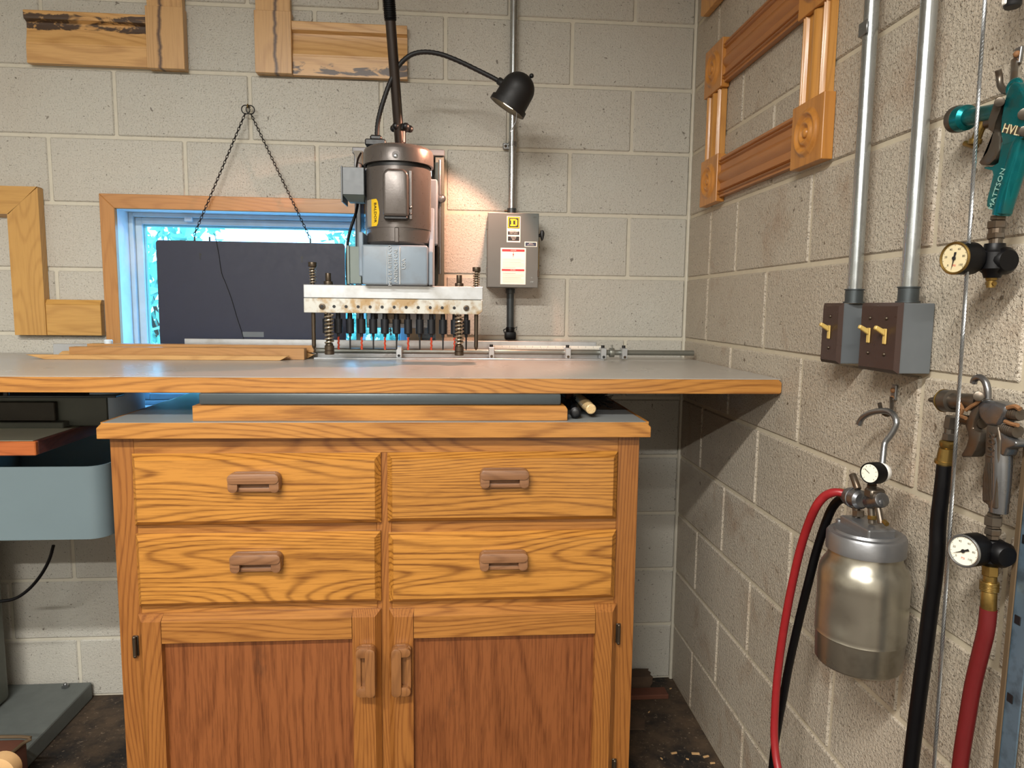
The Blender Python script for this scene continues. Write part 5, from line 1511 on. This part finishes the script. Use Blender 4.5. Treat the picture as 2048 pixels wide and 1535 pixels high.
o1 = rrect(x0, x1, y0, y1, r, z0); o2 = rrect(x0, x1, y0, y1, r, z1); i2 = rrect(x0 + .004, x1 - .004, y0 + .004, y1 - .004, r - .003, z1); i1 = rrect(x0 + .004, x1 - .004, y0 + .004, y1 - .004, r - .003, z0 + .004)
n = len(o1); vs = o1 + o2 + i2 + i1; fs = []
for a in range(3):
    for i in range(n): fs.append([a * n + i, a * n + (i + 1) % n, (a + 1) * n + (i + 1) % n, (a + 1) * n + i])
fs += [list(range(n))[::-1], [3 * n + i for i in range(n)]]
obj('dust_bin', MB().add(vs, fs), M['bluebox'], es, True, label='blue-grey rounded sheet-metal bin')
obj('motor_can', MB().lathe((-1.79, -.30, .7275), (0, 0, -1), [(0, .115), (.022, .115), (.034, .10), (.036, .06)], 32), M['bluebox'], es, True)
obj('pillar', MB().box(-2.45, -2.10, -.30, -.12, .733, .975, .01), M['gryfence'], es)
# table
tx1, ty0, tz = -1.8015, -.5575, .98
obj('table_top', MB().box(-2.7, tx1 - .0125, ty0 + .0125, -.16, .951, tz, .0005), M['tabletop'], es, label='worn beige table top')
obj('table_front_edge', MB().box(-2.7, tx1, ty0, ty0 + .012, .945, tz - .0002, .002), M['cherry'], es, label='reddish wooden edge')
obj('table_side_edge', MB().box(tx1 - .012, tx1, ty0 + .0123, -.16, .945, tz - .0002, .002), M['cherry_y'], es, label='dark wooden edge')
# belt unit behind the table
obj('belt_housing', MB().box(-2.55, -1.735, -.34, -.20, .9805, 1.062, .004, 2), M['gryfence'], es)
obj('housing_top', MB().box(-2.56, -1.70, -.36, -.15, 1.0622, 1.068, .0015), M['galvdark'], es)
obj('platen', MB().box(-2.52, -1.862, -.358, -.3402, .998, 1.050, .002), M['platen'], es)
obj('fence_shelf', MB().box(-2.56, -1.835, -.372, -.3405, .9805, .9965, .002), M['gryfence'], es)
obj('adjusting_stem', MB().cyl((-1.982, -.36, 1.0685), (-1.982, -.36, 1.105), .0075, seg=16), M['black'], es, True)
obj('top_knob', MB().sphere((-1.775, -.30, 1.068), .012, 14), M['black'], es, True)
# curved hood at the right end
hv = []; hf = []; k = 12
hc = (-1.765, -.25)
for i in range(k + 1):
    a = math.radians(-100 + 110 * i / k); rr = .088
    for z_ in (.985, 1.098):
        hv.append((hc[0] + rr * math.cos(a), hc[1] + rr * math.sin(a), z_))
    for z_ in (1.098, .985):
        hv.append((hc[0] + (rr - .004) * math.cos(a), hc[1] + (rr - .004) * math.sin(a), z_))
for i in range(k):
    for j in range(4): hf.append([i * 4 + j, (i + 1) * 4 + j, (i + 1) * 4 + (j + 1) % 4, i * 4 + (j + 1) % 4])
hf += [[0, 1, 2, 3], [k * 4, k * 4 + 1, k * 4 + 2, k * 4 + 3]]
obj('dust_hood', MB().add(hv, hf), M['lithood'], es, True, label='curved dust hood with window light in its blue-grey colour')
obj('hood_top', MB().prism([(hc[0] + .084 * math.cos(math.radians(a)), hc[1] + .084 * math.sin(math.radians(a)), 1.088) for a in range(-100, 11, 11)] + [(hc[0] - .01, hc[1] + .015, 1.088)], (0, 0, .004)), M['lithood'], es)
obj('cord', MB().tube([at(107, 1090, 'y', -.3), at(98, 1120, 'y', -.3), at(80, 1152, 'y', -.3), at(55, 1180, 'y', -.3), at(25, 1198, 'y', -.3), at(-20, 1203, 'y', -.3)], .0045, 10, 6), M['rubber'], es, True, label='black power cord')

# dark box with round wooden end, bottom left corner
bl = thing('toolbox', 'dark worn box with pale rounded rim at the bottom left corner', 'box', (-1.99, -.56, 0))
obj('box_body', MB().box(-2.25, -1.926, -.62, -.46, .0, .150, .012, 3), M['scrap'], bl, True)
obj('box_rim', MB().tube([(-2.25, -.458, .1545), (-1.94, -.462, .1545), (-1.925, -.49, .150), (-1.935, -.56, .152), (-1.96, -.62, .147)], .0045, 8, 4), M['trackrust'], bl, True)
rl = obj('wooden_roller', MB().lathe(at(-6, 1548, 'y', -.82), (0, 1, 0), [(0, .029), (.003, .035), (.03, .035), (.033, .03)], 28), M['chip'], None, True)
tag(rl, 'pale round wooden roller end in the bottom left corner', 'roller')
rl.location.z = .118 - .042 if False else rl.location.z

# debris on the floor behind the cabinet
def lump(name, x0, x1, y0, y1, h, mat, label, seed):
    random.seed(seed); bm = bmesh.new(); bmesh.ops.create_cube(bm, size=1); bmesh.ops.subdivide_edges(bm, edges=bm.edges[:], cuts=3, use_grid_fill=True)
    for v in bm.verts:
        v.co = Vector(((x0 + x1) / 2 + v.co.x * (x1 - x0) * random.uniform(.86, 1), (y0 + y1) / 2 + v.co.y * (y1 - y0) * random.uniform(.86, 1), h / 2 + v.co.z * h * (random.uniform(.82, 1) if v.co.z > 0 else 1)))
    o = obj(name, MB().bm(bm), mat, None, True); tag(o, label, 'rubble'); return o


lump('rubble_piece', -.265, -.085, -.075, -.012, .048, M['rubble'], 'dusty broken block piece on the floor against the back wall', 1)
o = obj('scrap_board', MB().box(-.27, -.050, -.135, -.085, .0, .016, .002), M['scrap']); tag(o, 'small reddish scrap board on the floor behind the cabinet', 'board')
o = obj('paper_scrap', MB().prism([(-.34, -.29, .0), (-.18, -.30, .0), (-.165, -.25, .0), (-.20, -.22, .0), (-.34, -.23, .0)], (0, 0, .004)), M['rubble']); tag(o, 'brown flat scrap on the floor beside the cabinet', 'scrap')
random.seed(11)
CH = ['long pale wood chip lying on the dark floor, nearest the cabinet', 'long pale wood chip on the floor, nearest but one to the right wall', 'short brown wood chip close to the right wall on the floor', 'pale wood chip on the floor at the bottom frame edge by the right wall', 'tiny light speck of wood in the far floor corner', 'tiny light speck of wood beside the brown floor scrap', 'tiny light crumb of wood just in front of the long chip', 'tiny light crumb of wood between the two long chips']
for i, (px, py) in enumerate(((1348, 1506), (1391, 1507), (1412, 1513), (1425, 1526), (1341, 1377), (1298, 1424), (1323, 1517), (1375, 1518))):
    p = at(px, py, 'z', 0.0)
    L_ = random.uniform(.006, .012) if i < 4 else .004
    a = random.uniform(-1.4, 1.4); u = Vector((math.cos(a), math.sin(a), 0)) * L_; v = Vector((-math.sin(a), math.cos(a), 0)) * L_ * .3
    o = obj('wood_chip', MB().prism([p - u - v, p + u - v, p + u + v, p - u + v], (0, 0, .003)), M['chip'])
    tag(o, CH[i], 'wood chip', 'wood chips on the floor')
